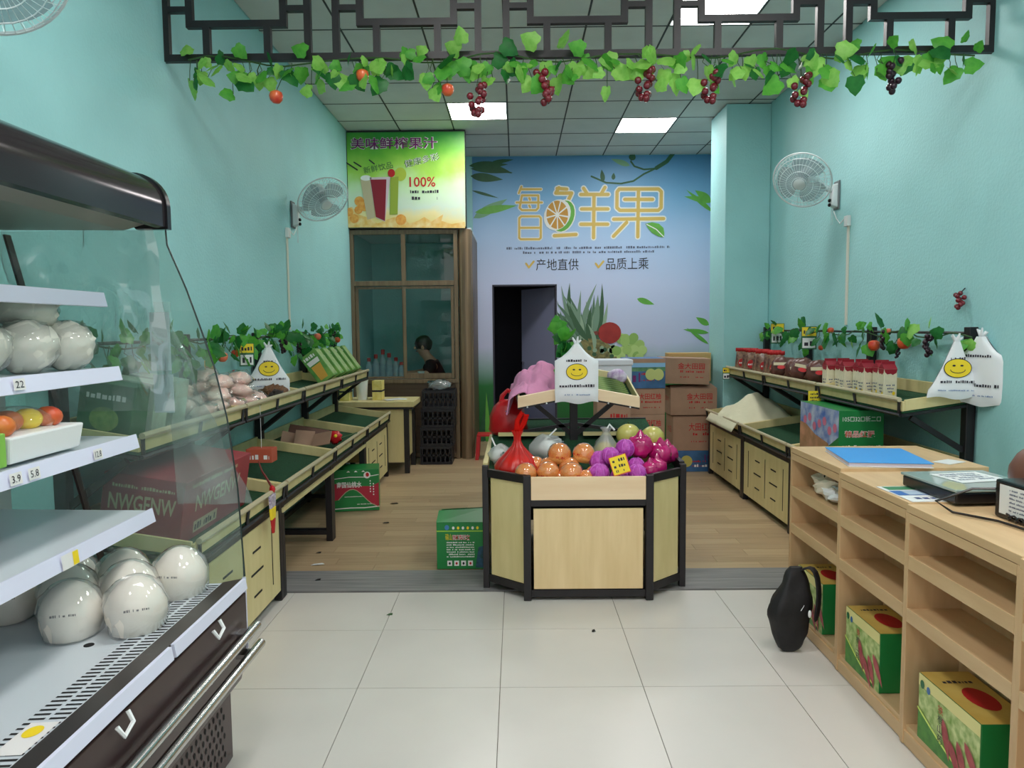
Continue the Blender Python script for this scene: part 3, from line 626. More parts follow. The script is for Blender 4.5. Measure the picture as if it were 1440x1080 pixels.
FS.poly(spl([(115, 1020), (120, 850), (180, 830), (240, 900), (330, 930), (420, 985), (560, 930), (640, 915), (720, 985), (800, 960), (860, 925), (930, 965), (1040, 900), (1020, 960), (1120, 990), (1240, 970), (1245, 1028)]), m_splash, sg, 'juice_splash', 2)
for x, y, r in ((155, 880, .045), (200, 940, .05), (250, 780, .055), (300, 830, .05), (240, 860, .045), (640, 950, .06)): FS.ell(*sp(x, y), r, r, M('orange_ink', (226, 140, 50), .5, rgb2=(240, 180, 90), scale=30), sg, 'orange', 3+RND.random())
FS.poly(spl([(262, 580), (365, 560), (395, 930), (325, 950)]), M('beige_drink_ink', (196, 182, 150), .5), sg, 'drink', 5); FS.ell(*sp(315, 565), .06, .03, m_whiteink, sg, 'drink_foam', 6)
FS.poly(spl([(545, 560), (622, 550), (610, 900), (535, 905)]), M('green_drink_ink', (150, 170, 60), .5), sg, 'drink', 5); FS.ell(*sp(640, 530), .065, .075, M('lime_slice_ink', (176, 196, 70), .5), sg, 'lime_slice', 4); FS.ell(*sp(555, 520), .04, .045, m_redink, sg, 'cherry', 7)
FS.poly(spl([(350, 560), (545, 555), (490, 968), (405, 930)]), M('pale_glass_ink', (214, 196, 206), .5), sg, 'drink_glass', 6); FS.poly(spl([(357, 580), (508, 578), (490, 962), (405, 925)]), M('berry_drink_ink', (140, 26, 46), .5), sg, 'drink', 7)
for a, b in (((135, 425), (235, 490)), ((205, 420), (270, 460)), ((350, 400), (395, 435))): FS.strokes([spl([a, b])], .014, m_darkink, sg, 'straw', 5)
# ------------------------------------------------------------------ inside the booth
inn = thing('work_bench', 'narrow work bench inside the booth behind the sliding glass', 'bench', (-1.45, 8.75, 0))
MB().box(-.40, .42, -.18, .2, .86, .89).build('bench_top', m_lin, inn, bev=.003)
for x in (-.37, .37): MB().box(x-.02, x+.02, -.15, .17, .006, .86).build('bench_leg', m_chrome, inn)
m_btl = GLASS('clear_bottle', (225, 235, 240), .05, opac=.6, milk=(225, 235, 245)); m_cap = M('red_cap', (196, 44, 50), .4); m_capw = M('pale_cap', (214, 222, 230), .4)
bt = thing('bottle', 'red capped clear bottle nearest the left wall inside the booth', 'bottle', (-1.74, 8.70, .891), group='bottles in the booth')
MB().lathe([(.04, 0), (.043, .01), (.043, .16), (.034, .19), (.018, .215), (.018, .24)], 14).build('bottle_body', m_btl, bt, smooth=True); MB().lathe([(.023, .228), (.023, .268), (.016, .272)], 12).build('cap', m_cap, bt, smooth=True)
pos = ['second', 'third', 'fourth', 'fifth', 'sixth']
for k, (x, y, s) in enumerate(((-1.655, 8.69, 1.15), (-1.58, 8.74, 1.35), (-1.50, 8.70, 1.2), (-1.43, 8.76, 1.0), (-1.36, 8.72, .8))):
    copy_tree(bt, 'clear capped bottle, %s from the left wall inside the booth' % pos[k], (x, y, .891), scale=(1, 1, s))
pb = thing('bright_patch', 'white paper notice hanging inside the booth behind the upper right pane', 'notice', (-.78, 9.67, 2.32)); MB().box(-.15, .15, 0, .006, -.2, .2).build('patch_sheet', m_white, pb)  # white sheet added to imitate a bright spot seen through the pane
cup = thing('paper_cup', 'white paper cup on the bench behind the booth window', 'cup', (-1.13, 8.72, .891)); MB().lathe([(.03, 0), (.04, .1), (.042, .1), (.042, .106), (.037, .106), (.028, .004)], 14).build('cup_wall', m_white, cup, smooth=True)
# the person working behind the glass
pe = thing('person', 'person with dark hair in a black vest bending over behind the booth glass', 'person', (-.92, 9.12, 0), rz=.12)
def skin(nm, verts, edges, rad, mat, parent, sub=2):
    me = bpy.data.meshes.new(nm); me.from_pydata(verts, edges, []); o = bpy.data.objects.new(nm, me); COL.objects.link(o); me.materials.append(mat)
    m = o.modifiers.new('skin', 'SKIN'); m.use_smooth_shade = True
    for v, r in zip(me.skin_vertices[0].data, rad): v.radius = r if isinstance(r, tuple) else (r, r)
    me.skin_vertices[0].data[0].use_root = True
    s = o.modifiers.new('smooth', 'SUBSURF'); s.levels = s.render_levels = sub
    dg = bpy.context.evaluated_depsgraph_get(); m2 = bpy.data.meshes.new_from_object(o.evaluated_get(dg))
    bpy.data.objects.remove(o); m2.materials.clear(); m2.materials.append(mat); m2.polygons.foreach_set('use_smooth', [True]*len(m2.polygons))
    return link(nm, m2, parent)
m_skin = M('skin', (206, 156, 130), .5); m_vest = M('black_vest_cloth', (24, 24, 30), .8); m_hair = M('black_hair', (16, 14, 14), .45)
V = [(0, 0, .56), (-.04, 0, .78), (-.10, 0, 1.0), (-.15, 0, 1.10), (-.20, 0, 1.165), (-.235, 0, 1.25), (-.25, 0, 1.34),
     (-.12, .19, 1.06), (-.22, .23, .95), (-.42, .16, .94), (-.50, .13, .935), (-.12, -.19, 1.06), (-.20, -.25, .94), (-.42, -.20, .94), (-.50, -.18, .935),
     (-.05, .1, .54), (-.44, .12, .54), (-.46, .12, .12), (-.52, .12, .05), (-.05, -.1, .54), (-.44, -.12, .54), (-.46, -.12, .12), (-.52, -.12, .05)]
Eg = [(0, 1), (1, 2), (2, 3), (3, 4), (4, 5), (5, 6), (2, 7), (7, 8), (8, 9), (9, 10), (2, 11), (11, 12), (12, 13), (13, 14), (0, 15), (15, 16), (16, 17), (17, 18), (0, 19), (19, 20), (20, 21), (21, 22)]
Rr = [.14, .13, .13, .08, .055, .085, .075, .065, .048, .035, .03, .065, .048, .035, .03, .085, .065, .042, .035, .085, .065, .042, .035]
skin('body', V, Eg, Rr, m_skin, pe)
skin('vest', [(0, 0, .62), (-.045, 0, .80), (-.10, 0, 1.0), (-.135, 0, 1.075), (-.12, .17, 1.06), (-.12, -.17, 1.06), (-.21, .23, .96), (-.19, -.25, .95)], [(0, 1), (1, 2), (2, 3), (2, 4), (2, 5), (4, 6), (5, 7)], [.165, .155, .155, .1, .085, .085, .062, .062], m_vest, pe)
skin('trousers', [(0, 0, .55), (-.05, .1, .54), (-.43, .12, .54), (-.455, .12, .12), (-.05, -.1, .54), (-.43, -.12, .54), (-.455, -.12, .12)], [(0, 1), (1, 2), (2, 3), (0, 4), (4, 5), (5, 6)], [.16, .1, .08, .06, .1, .08, .06], M('dark_trousers', (34, 36, 48), .8), pe)
MB().ball((-.222, 0, 1.315), (.108, .098, .105), 16, 10, .1, 3).build('hair', m_hair, pe, smooth=True)
hd = MB().ball((-.325, 0, 1.265), (.018, .014, .022), 8, 6).ball((-.235, .088, 1.27), (.02, .012, .03), 8, 6).ball((-.235, -.088, 1.27), (.02, .012, .03), 8, 6)
hd.build('nose_and_ears', m_skin, pe, smooth=True)
for y in (-.032, .032): MB().ball((-.315, y, 1.292), (.008, .012, .007), 8, 5).build('eye', m_darkink, pe)
MB().ball((-.307, 0, 1.222), (.012, .026, .006), 8, 5).build('mouth', M('lip', (150, 70, 66), .5), pe)
for s in (-1, 1):
    h0 = Vector((-.50, s*.15+(-.02 if s > 0 else -.03), .935))
    for k in range(4): MB().tube([h0+Vector((-.01, (k-1.5)*.018, 0)), h0+Vector((-.06-.006*(1.5-abs(k-1.5)), (k-1.5)*.021, .004)), h0+Vector((-.085-.008*(1.5-abs(k-1.5)), (k-1.5)*.021, -.02))], [.009, .008, .006], 6).build('finger', m_skin, pe, smooth=True)
    MB().tube([h0+Vector((.0, -s*.03, 0)), h0+Vector((-.03, -s*.05, -.004)), h0+Vector((-.05, -s*.052, -.012))], [.011, .009, .007], 6).build('thumb', m_skin, pe, smooth=True)
stl = thing('stool', 'dark stool under the person inside the booth', 'stool', (-.92, 9.12, 0)); MB().lathe([(.16, .38), (.165, .39), (.165, .42), (.15, .425)], 18).build('seat', m_vest, stl, smooth=True)
for a in range(4): MB().tube([(.15*math.cos(a*1.57+.8), .15*math.sin(a*1.57+.8), .006), (.1*math.cos(a*1.57+.8), .1*math.sin(a*1.57+.8), .385)], .011, 8).build('leg', m_black, stl, smooth=True)
# ------------------------------------------------------------------ table, crates, red stool beside the booth
tb = thing('service_table', 'pale wood side table with black frame in front of the booth', 'table', (-1.47, 7.80, 0))
MB().box(-.39, .41, -.26, .30, .70, .755).build('table_top', m_ply, tb, bev=.003); MB().box(-.38, .40, -.25, .29, .675, .699).build('underframe', m_black, tb)
for x in (-.37, .30):
    for y in (-.22, .24): MB().box(x, x+.05, y, y+.05, .006, .675).build('leg', m_black, tb)
MB().box(-.32, .30, -.215, -.2, .12, .675).build('front_panel', m_ply, tb); MB().box(.305, .32, -.165, .235, .15, .675).build('side_panel', m_ply, tb)
bk = thing('bucket', 'white plastic bucket on the pale wood side table', 'bucket', (-1.64, 7.80, .756)); MB().lathe([(.055, 0), (.065, .2), (.07, .2), (.07, .212), (.062, .212), (.052, .006)], 18).build('bucket_wall', m_white, bk, smooth=True)
m_yb = M('yellow_pack_card', (222, 200, 96), .5, rgb2=(240, 226, 150), scale=18)
for k, (x, y, lab) in enumerate(((-1.80, 7.76, 'small yellow carton left of the white bucket'), (-1.47, 7.82, 'small yellow carton right of the white bucket'))):
    c = thing('carton', lab, 'box', (x, y, .756), group='yellow cartons on the side table'); MB().box(-.05, .05, -.08, .08, 0, .1).build('carton_body', m_yb, c); MB().box(-.05, .05, -.08, .08, .103, .2).build('upper_carton_row', m_yb, c)
    MB().box(-.051, .051, -.081, .081, .085, .1).build('print_band', m_darkink, c)
nk = thing('paper_stack', 'loose white papers lying on the pale wood side table', 'papers', (-1.28, 7.72, .756), .2)
for k in range(3): MB().box(-.11, .11, -.07, .07, .004*k, .004*k+.003).build('sheet', m_white if k else m_yb, nk).rotation_euler.z = .3*k
m_crate = M('black_crate_plastic', (26, 27, 36), .4)
def crate(label, z, w, d, h, loc):
    t = thing('crate', label, 'crate', (*loc, z), group='stacked black crates')
    for s in (-1, 1):
        p = MB().box(-w/2, w/2, s*d/2-.006, s*d/2+.006, 0, .03).build('long_side', m_crate, t); MB().box(-w/2-.006, w/2+.006, s*d/2-.012, s*d/2+.012, h-.03, h-.001).build('top_rim', m_crate, p)
        for k in range(7): x = -w/2+.02+k*(w-.04)/6; MB().box(x-.008, x+.008, s*d/2-.004, s*d/2+.004, .03, h-.03).build('rib', m_crate, p)
        MB().box(-w/2, w/2, s*d/2-.004, s*d/2+.004, h*.45, h*.55).build('waist_rail', m_crate, p)
        q = MB().box(s*w/2-.006, s*w/2+.006, -d/2+.006, d/2-.006, 0, h-.001).build('short_side', m_crate, t)
    MB().box(-w/2, w/2, -d/2, d/2, 0, .008).build('base', m_crate, t)
for k, lab in enumerate(('bottom black plastic crate of the stack by the booth', 'second lowest black plastic crate of the stack by the booth', 'third black plastic crate from the floor in the stack by the booth', 'topmost black plastic crate of the stack by the booth')):
    crate(lab, .005+.205*k, .34+.012*(k > 0), .30, .205, (-.895+.012*k, 8.21))
m_clear = GLASS('clear_film', (235, 240, 242), .12, .15, opac=.3)
cb = thing('plastic_bag', 'crumpled clear plastic bag lying on the topmost black crate', 'bag', (-.86, 8.2, .827)); MB().ball((0, 0, .05), (.14, .12, .055), 16, 8, .5, 2, 3).build('crumpled_film', m_clear, cb, smooth=True)
rs = thing('stool', 'small red plastic stool by the doorway behind the island', 'stool', (-.33, 8.45, 0)); m_rp = M('red_plastic', (196, 28, 38), .35)
MB().box(-.13, .13, -.12, .12, .27, .29).build('seat', m_rp, rs, bev=.006)
for x in (-1, 1):
    for y in (-1, 1): MB().hexa([(x*.13-.02, y*.12-.02, .005), (x*.13+.02, y*.12-.02, .005), (x*.13+.02, y*.12+.02, .005), (x*.13-.02, y*.12+.02, .005), (x*.11-.02, y*.1-.02, .272), (x*.11+.02, y*.1-.02, .272), (x*.11+.02, y*.1+.02, .272), (x*.11-.02, y*.1+.02, .272)]).build('leg', m_rp, rs)
# ================================================================== WALL FANS
m_fan = M('pale_grey_fan_plastic', (214, 222, 224), .35); m_blade = GLASS('smoky_fan_blade', (200, 210, 214), .08, .2, opac=.5, milk=(196, 206, 212)); m_wire = M('fan_wire', (222, 230, 232), .3, metal=.3)
def fan(label, base, center, axis, s):
    """s = +1 on the left wall (room lies towards +x), -1 on the right"""
    t = thing('wall_fan', label, 'fan', base, group='white oscillating wall fans'); b = Vector(base); c = Vector(center)-b; a = Vector(axis).normalized()
    MB().box(min(s*.002, s*.012), max(s*.002, s*.012), -.05, .05, -.12, .10).build('wall_plate', M('fan_plate', (112, 120, 124), .5), t, bev=.003)
    bd = MB().hexa([(s*.012, -.04, -.11), (s*.06, -.035, -.09), (s*.06, .035, -.09), (s*.012, .04, -.11), (s*.012, -.04, .08), (s*.05, -.032, .07), (s*.05, .032, .07), (s*.012, .04, .08)] if s > 0 else
                   [(s*.06, -.035, -.09), (s*.012, -.04, -.11), (s*.012, .04, -.11), (s*.06, .035, -.09), (s*.05, -.032, .07), (s*.012, -.04, .08), (s*.012, .04, .08), (s*.05, .032, .07)]).build('control_box', m_fan, t, bev=.008)
    for z in (-.05, -.085): MB().ball((s*.064, 0, z), (.012, .02, .014), 8, 6).build('dial', m_dark, bd)
    for q in (-.012, .012): MB().tube([(s*.04, q, -.1), (s*.042, q, -.24)], .0018, 4).build('pull_cord', m_wire, bd)
    m0 = c-a*.11
    MB().tube([(s*.04, 0, .03), (s*.10, 0, .045), m0*.6+Vector((s*.02, 0, .02)), m0], [.022, .02, .02, .024], 10).build('arm', m_fan, t, smooth=True)
    z = a; x = z.cross(Vector((0, 0, 1))).normalized(); y = z.cross(x)
    Rm = Matrix((x, y, z)).transposed().to_4x4(); Rm.translation = c
    def put(o): o.matrix_local = Rm; return o
    put(MB().lathe([(.02, -.15), (.055, -.145), (.062, -.1), (.062, -.06), (.05, -.045)], 18).build('motor', m_fan, t, smooth=True))
    g = MB()
    for r, zz in ((.215, 0), (.19, .038), (.15, .06), (.10, .072), (.055, .076), (.20, -.03), (.15, -.05), (.1, -.058)): g.tube([(r*math.cos(k*math.pi/14), r*math.sin(k*math.pi/14), zz) for k in range(28)], .0022, 4, closed=True)
    for k in range(44):
        A_ = k*2*math.pi/44; u = Vector((math.cos(A_), math.sin(A_), 0))
        g.tube([u*.215, u*.19+Vector((0, 0, .038)), u*.15+Vector((0, 0, .06)), u*.05+Vector((0, 0, .076))], .0013, 3, cap=False); g.tube([u*.215, u*.2+Vector((0, 0, -.03)), u*.15+Vector((0, 0, -.05)), u*.06+Vector((0, 0, -.06))], .0013, 3, cap=False)
    o = put(g.build('wire_guard', m_wire, t)); o['kind'] = 'stuff'
    put(MB().tube([(.217*math.cos(k*math.pi/20), .217*math.sin(k*math.pi/20), 0) for k in range(40)], .0055, 6, closed=True).build('rim', m_fan, t, smooth=True))
    put(MB().lathe([(.0, .083), (.03, .082), (.045, .076), (.045, .07), (0, .069)][::-1], 18).build('badge', m_fan, t, smooth=True))
    put(MB().lathe([(.035, -.03), (.035, .03), (.02, .045)], 14).build('hub', m_blade, t, smooth=True))
    for k in range(3):
        def bl(u, v, k=k):
            r = .03+u*.155; A_ = k*2.094+(v-.5)*(1.35+.5*math.sin(u*3.1)); return (r*math.cos(A_), r*math.sin(A_), (v-.5)*.05)
        put(MB().grid(bl, 5, 6).build('blade', m_blade, t, smooth=True))
fan('white wall fan on the left wall between the lattice and the booth sign', (XL+.001, 6.28, 2.47), (-1.585, 6.2, 2.57), (.5, -.5, -.7), 1)
fan('white wall fan on the right wall above the racks', (XR-.001, 5.95, 2.53), (2.185, 5.75, 2.60), (-.53, -.65, -.53), -1)
fan('white wall fan at the top left corner above the refrigerated case', (XL+.013, 2.32, 2.56), (-1.56, 2.28, 2.60), (.5, -.5, -.7), 1)
for x, y, z0, z1, s, lab in ((XR, 5.735, 1.5, 2.33, -1, 'white cable trunking running up the right wall to the fan'), (XL, 6.10, 1.5, 2.33, 1, 'white cable trunking running up the left wall to the fan')):
    t = thing('cable_trunking', lab, 'trunking', (x, y, z0)); MB().box(min(0, s*.012)+s*.0005, max(0, s*.012), -.014, .014, 0, z1-z0-.08).build('channel', M('ivory_plastic', (226, 222, 208), .45), t, bev=.002)
    MB().box(min(0, s*.03)+s*.0005, max(0, s*.03), -.03, .03, z1-z0-.08, z1-z0).build('socket', m_white, t, bev=.004)
    MB().tube([(s*.02, .02, z1-z0-.01), (s*.04, .07, z1-z0-.05), (s*.04, .14, z1-z0+.0), (s*.04, .19, z1-z0+.06)], .004, 6).build('flex_cord', m_white, t, smooth=True)
# ================================================================== ARTIFICIAL VINES
def leafmesh(nm, mat):
    out = [(0, 0), (.20, .07), (.40, .0), (.43, -.20), (.50, -.42), (.36, -.56), (.26, -.76), (0, -1.02)]
    pts = out+[(-x, z) for x, z in out[-2:0:-1]]
    mb = MB(); n = len(pts); vs = [(0, -.06, -.42)]+[(x, .16*abs(x)+.1*(z+.4)**2, z) for x, z in pts]
    mb.add(vs, [(0, 1+i, 1+(i+1) % n) for i in range(n)]); return mb.mesh(nm, mat, True, 80)
def LEAF(name, c1, c2):
    m = M(name, c1, .42, rgb2=c2, scale=3, spec=.4); nt = m.node_tree; N = nt.nodes; L = nt.links; b = N['Principled BSDF']
    tl = N.new('ShaderNodeBsdfTranslucent'); tl.inputs[0].default_value = (*lin(c2), 1); mx = N.new('ShaderNodeMixShader'); mx.inputs[0].default_value = .35
    L.new(b.outputs[0], mx.inputs[1]); L.new(tl.outputs[0], mx.inputs[2]); L.new(mx.outputs[0], N['Material Output'].inputs[0]); return m
LM = [leafmesh('leaf', LEAF('leaf_light', (112, 186, 66), (164, 220, 110))), leafmesh('leaf', LEAF('leaf_mid', (62, 150, 52), (104, 186, 70))), leafmesh('leaf', LEAF('leaf_dark', (26, 98, 44), (50, 130, 60)))]
m_stem = M('vine_stem', (52, 84, 40), .6); m_apple = M('apple_skin', (206, 40, 34), .3, rgb2=(236, 120, 60), scale=14, coat=.3); m_peach = M('peach_skin', (238, 140, 100), .4, rgb2=(230, 96, 76), scale=10)
m_grape = M('dark_red_grape', (110, 22, 36), .25, var=.3, coat=.3); m_grape2 = M('black_grape', (44, 18, 34), .3)
def garland(label, path, n, seed, size, droop, side, fruits, weights=(1, 1, 1), up=.25):
    """path: points in metres; side: horizontal direction the leaves face"""
    P = [Vector(p) for p in path]; t = thing('vine_garland', label, 'vine', P[0], group='artificial vine garlands'); o = P[0]; r = random.Random(seed); sd = Vector(side)
    seg = [(b-a).length for a, b in zip(P, P[1:])]; tot = sum(seg)
    def pt(q):
        q *= tot
        for (a, b), l in zip(zip(P, P[1:]), seg):
            if q <= l or l == seg[-1] and b == P[-1]: return a+(b-a)*min(1, q/l)
            q -= l
    st = [pt(k/40)-o+Vector((0, 0, 0))+sd*.02*math.sin(k*1.3)+Vector((0, 0, .02*math.sin(k*.9))) for k in range(41)]
    MB().tube(st, .0045, 5).build('stem', m_stem, t, smooth=True)
    yaw = math.atan2(sd.y, sd.x)+math.pi/2
    for k in range(n):
        c = pt(min(1, max(0, (k+r.uniform(-.8, .8))/n)))-o; dz = -abs(r.gauss(0, droop)) if r.random() > up else r.uniform(0, droop*.9)
        ob = bpy.data.objects.new('leaf', LM[r.choices((0, 1, 2), weights)[0]]); COL.objects.link(ob); ob.parent = t
        ob.location = c+sd*r.uniform(.015, .05)+Vector((0, 0, dz)); s = size*r.uniform(.65, 1.25); ob.scale = (s, s, s)
        ob.rotation_euler = (r.uniform(-1.0, .7), r.gauss(0, .75)+(math.pi*.8 if dz > 0 and r.random() < .6 else 0), yaw+r.uniform(-1.15, 1.15))
        if dz < -.06: MB().tube([c, c+Vector((r.uniform(-.02, .02), 0, dz*.5)), ob.location], .002, 4).build('tendril', m_stem, t)
    for kind, p, s in fruits:
        q = Vector(p)-o
        if kind in 'aph':
            f = MB().lathe([(.004, -.92*s), (.5*s, -.86*s), (.88*s, -.45*s), (s, .1*s), (.86*s, .6*s), (.45*s, .86*s), (.12*s, .74*s), (.01*s, .7*s)], 14, q).build('apple' if kind == 'a' else 'peach', m_apple if kind == 'a' else m_peach, t, smooth=True)
            top = q+Vector((0, 0, s*.7))
        else:
            mb = MB(); rr = random.Random(int(s*1e4)+seed)
            for j in range(15):
                h = j/14; mb.ball(q+Vector((rr.uniform(-1, 1)*s*.28*(1.1-h*.7), rr.uniform(-1, 1)*s*.25, s*(.5-h))), s*.13, 8, 6)
            f = mb.build('grape_bunch', m_grape if kind == 'g' else m_grape2, t, smooth=True); f['kind'] = 'stuff'; top = q+Vector((0, 0, s*.5))
        b = min(st, key=lambda w: (w.xy-top.xy).length)
        MB().tube([top, (top+b)/2+Vector((.01, 0, .01)), b], .0022, 5).build('fruit_stalk', m_stem, t)
    return t
garland('long leafy vine garland with apples and grapes tied along the black lattice', [(-1.72, 4.02, 2.93), (-1.2, 4.01, 2.905), (-.4, 4.01, 2.92), (.4, 4.01, 2.915), (1.2, 4.01, 2.925), (2.4, 4.01, 2.915)], 205, 4, .088, .07, (0, -1, 0),
        [('a', (-1.249, 3.98, 2.723), .036), ('a', (-.793, 3.98, 2.827), .034), ('a', (-.349, 3.98, 2.749), .034), ('g', (-.196, 3.97, 2.69), .15), ('g', (.164, 3.97, 2.754), .16), ('g', (.679, 3.97, 2.76), .15), ('g', (1.022, 3.97, 2.745), .15), ('g', (1.492, 3.97, 2.722), .15), ('k', (1.97, 3.97, 2.79), .14)], (5, 4, 2), .16)
garland('dense vine garland with peaches along the left rack top rail', [(-1.775, 2.75, 1.44), (-1.77, 4.0, 1.45), (-1.775, 5.2, 1.455), (-1.775, 6.2, 1.46), (-1.775, 7.36, 1.47)], 215, 8, .078, .07, (1, 0, 0),
        [('p', (-1.76, 4.42, 1.345), .032), ('p', (-1.74, 6.48, 1.44), .032), ('a', (-1.74, 7.2, 1.40), .03), ('k', (-1.75, 5.55, 1.38), .09), ('a', (-1.75, 4.60, 1.36), .026), ('k', (-1.75, 5.95, 1.36), .07)], (0, 3, 5), .4)
garland('sparse vine garland with apples and grapes along the right rack top rail', [(2.46, 4.02, 1.43), (2.455, 4.6, 1.445), (2.455, 5.3, 1.44), (2.455, 6.3, 1.45), (2.455, 7.38, 1.45)], 64, 12, .088, .065, (-1, 0, 0),
        [('a', (2.44, 5.07, 1.36), .04), ('a', (2.44, 4.68, 1.385), .042), ('k', (2.44, 4.93, 1.40), .11), ('k', (2.44, 4.40, 1.38), .12), ('p', (2.45, 4.9, 1.46), .018), ('k', (2.45, 4.78, 1.32), .06), ('a', (2.44, 5.95, 1.32), .022), ('a', (2.45, 5.8, 1.46), .025)], (1, 4, 4), .45)
garland('short leafy vine wound around the mast of the fruit island', [(.30, 4.86, 1.28), (.34, 4.86, 1.40), (.25, 4.87, 1.50)], 22, 15, .10, .06, (0, -1, 0), [], (0, 4, 3), .5)
t = thing('grape_decoration', 'small dark red grape bunch pinned high on the right wall', 'ornament', (XR-.03, 4.235, 1.645)); mb = MB(); r_ = random.Random(9)
for j in range(11): mb.ball((r_.uniform(-.015, .012), r_.uniform(-.03, .03), .03-j*.008), .014, 8, 6)
o = mb.build('grape_bunch', m_grape, t, smooth=True); o['kind'] = 'stuff'; MB().tube([(.0, 0, .03), (.028, 0, .06)], .003, 5).build('pin', m_dark, t)
# ================================================================== GOODS
def Lup(x): return 1.081-.1667*(x-XL)
def Llow(x): return .681-.158*(x-XL)
def Rup(x): return 1.081-.1446*(XR-x)
def Rlow(x): return .681-.146*(XR-x)
m_film = GLASS('wrapping_film', (250, 250, 250), .05, .08, opac=.06); m_filmw = GLASS('white_bag_film', (248, 250, 250), .04, .25, opac=.38, milk=(250, 252, 252))
m_baggy = M('white_bag_plastic', (238, 240, 244), .35, trans=.0, bump=.25, bscale=14)
r_ = random.Random(21)
# ------------------------------------------------------------------ smiley carrier bags
def smiley(label, loc, rz, w, h, neck, lean=0, face=True, gather=.12):
    t = thing('carrier_bag', label, 'bag', loc, rot=(lean, 0, rz), group='white smiley carrier bags')
    def wd(v): return 1 if v < neck else max(gather, 1-(1-gather)*((v-neck)/(1-neck))**(.8 if neck < .6 else .55))
    mb = MB(); r = random.Random(label)
    def sh(sgn):
        def f(u, v):
            x = (u-.5)*w*wd(v); e = 1-abs(2*u-1)**5
            return (x+.004*math.sin(v*9+u*3)*(v < .1), sgn*(.004+.02*e*min(1, v*8+.2))+.006*noise.noise(Vector((u*3, v*3+5*sgn, len(label))))*(abs(2*u-1) > .7), h*v+.008*math.sin(u*9)*(v < .05))
        return f
    mb.grid(sh(-1), 14, 14); n = len(mb.v); mb.grid(lambda u, v: sh(1)(1-u, v), 14, 14)
    mb.build('bag_film', m_baggy, t, smooth=True, ang=80)
    mb = MB()
    for k in range(5): a = k*1.25; mb.tube([(0, 0, h*.97), (.012*math.cos(a), .008*math.sin(a), h*1.03), (.03*math.cos(a), .015*math.sin(a), h*1.06+.006*k)], [.008, .009, .004], 6)
    mb.build('knot', m_baggy, t, smooth=True)
    F = Frame((0, -.0255, 0), (1, 0, 0), (0, 0, 1), .0012)
    if face:
        zc = h*.53; F.ell(0, zc, w*.25, w*.19, m_darkink, t, 'smiley_outline', 1, n=28); F.ell(0, zc, w*.235, w*.175, m_yellow, t, 'smiley_face', 2, n=28)
        for s in (-1, 1): F.ell(s*w*.07, zc+w*.05, w*.03, w*.018, m_darkink, t, 'smiley_eye', 3, n=10)
        F.strokes([[(w*.13*math.cos(a), zc-w*.03+w*.09*math.sin(a)*.7) for a in [math.pi+math.pi*k/8 for k in range(9)]]], w*.012, m_darkink, t, 'smiley_mouth', 3)
    q_ = min(.24, .36*wd(.7)); F.dashes(-w*q_, w*q_, h*(.70 if neck > .5 else .68), h*.045, m_darkink, t, r, .9, 2); q_ = .40*wd(.3); F.dashes(-w*q_, w*q_, h*.27, h*.05, m_darkink, t, r, .9, 2)
    F.dashes(-w*.34, w*.30, h*.13, h*.025, M('pale_blue_ink', (120, 140, 180), .6), t, r, .8, 2)
    return t
smiley('white smiley carrier bag hanging at the front of the island mast', (.375, 4.635, 1.03), 0, .272, .37, .74)
smiley('white smiley carrier bag hanging on the left rack rail', (-1.675, 4.98, 1.085), math.radians(25), .27, .30, .30, gather=.15)
smiley('white smiley carrier bag hanging in front of another on the right rack end post', (2.385, 4.03, 1.10), math.radians(-10), .28, .31, .12, gather=.1)
smiley('creased white carrier bag hanging behind the smiley bag on the right rack', (2.497, 3.99, 1.065), math.radians(-68), .30, .37, .70, gather=.15, face=False)
# ------------------------------------------------------------------ printed price cards
def card(label, loc, rz, w, h, top, body, txt=True, tilt=0, string=0):
    t = thing('price_card', label, 'price tag', loc, rot=(tilt, 0, rz), group='price cards'); MB().box(-w/2, w/2, -.002, .002, 0, h).build('card_sheet', body, t)
    F = Frame((0, -.002, 0), (1, 0, 0), (0, 0, 1), .0008); F.poly([(-w*.46, h*(.58 if txt else .05)), (w*.46, h*(.58 if txt else .05)), (w*.46, h*.97), (-w*.46, h*.97)], top, t, 'card_header', 1); r = random.Random(label)
    F.dashes(-w*.35, w*.35, h*.68, h*.18, m_darkink, t, r, .9, 2)
    if not txt: F.dashes(-w*.35, w*.3, h*.38, h*.16, m_darkink, t, r, .9, 2); F.dashes(-w*.3, w*.2, h*.14, h*.14, m_darkink, t, r, .9, 2)
    if txt: F.poly([(-w*.42, h*.06), (w*.42, h*.06), (w*.42, h*.5), (-w*.42, h*.5)], m_white, t, 'price_window', 1); F.dashes(-w*.3, w*.3, h*.15, h*.25, m_darkink, t, r, .9, 2)
    if string: MB().tube([(0, 0, h), (0, .01, h+string)], .0015, 4).build('string', m_white, t)
    return t
m_gcard = M('green_card', (30, 104, 64), .4)
card('green price card with yellow header left of the hanging smiley bag', (-1.745, 4.78, 1.27), .35, .092, .15, m_yellow, m_gcard, string=.04)
card('green price card with yellow header, nearer the pillar above the snack bags', (2.44, 6.95, 1.33), -.3, .12, .19, m_yellow, m_gcard, string=.02)
card('green price card with yellow header next to the cream cartons', (2.44, 6.2, 1.30), -.3, .12, .19, m_yellow, m_gcard, string=.02)
card('small yellow price card clipped to the tray rail near the pillar', (2.095, 7.40, .965), -.2, .07, .12, m_yellow, m_gcard)
card('small yellow price card clipped to the tray rail above the green carton', (2.095, 5.20, .955), -.2, .085, .085, m_yellow, m_yellow, False)
card('small yellow oval tag hanging behind the glass edge on the left rack', (-1.78, 4.27, 1.23), .3, .05, .1, M('orange_yellow_ink', (220, 160, 40), .5), m_yellow, False, string=.12)
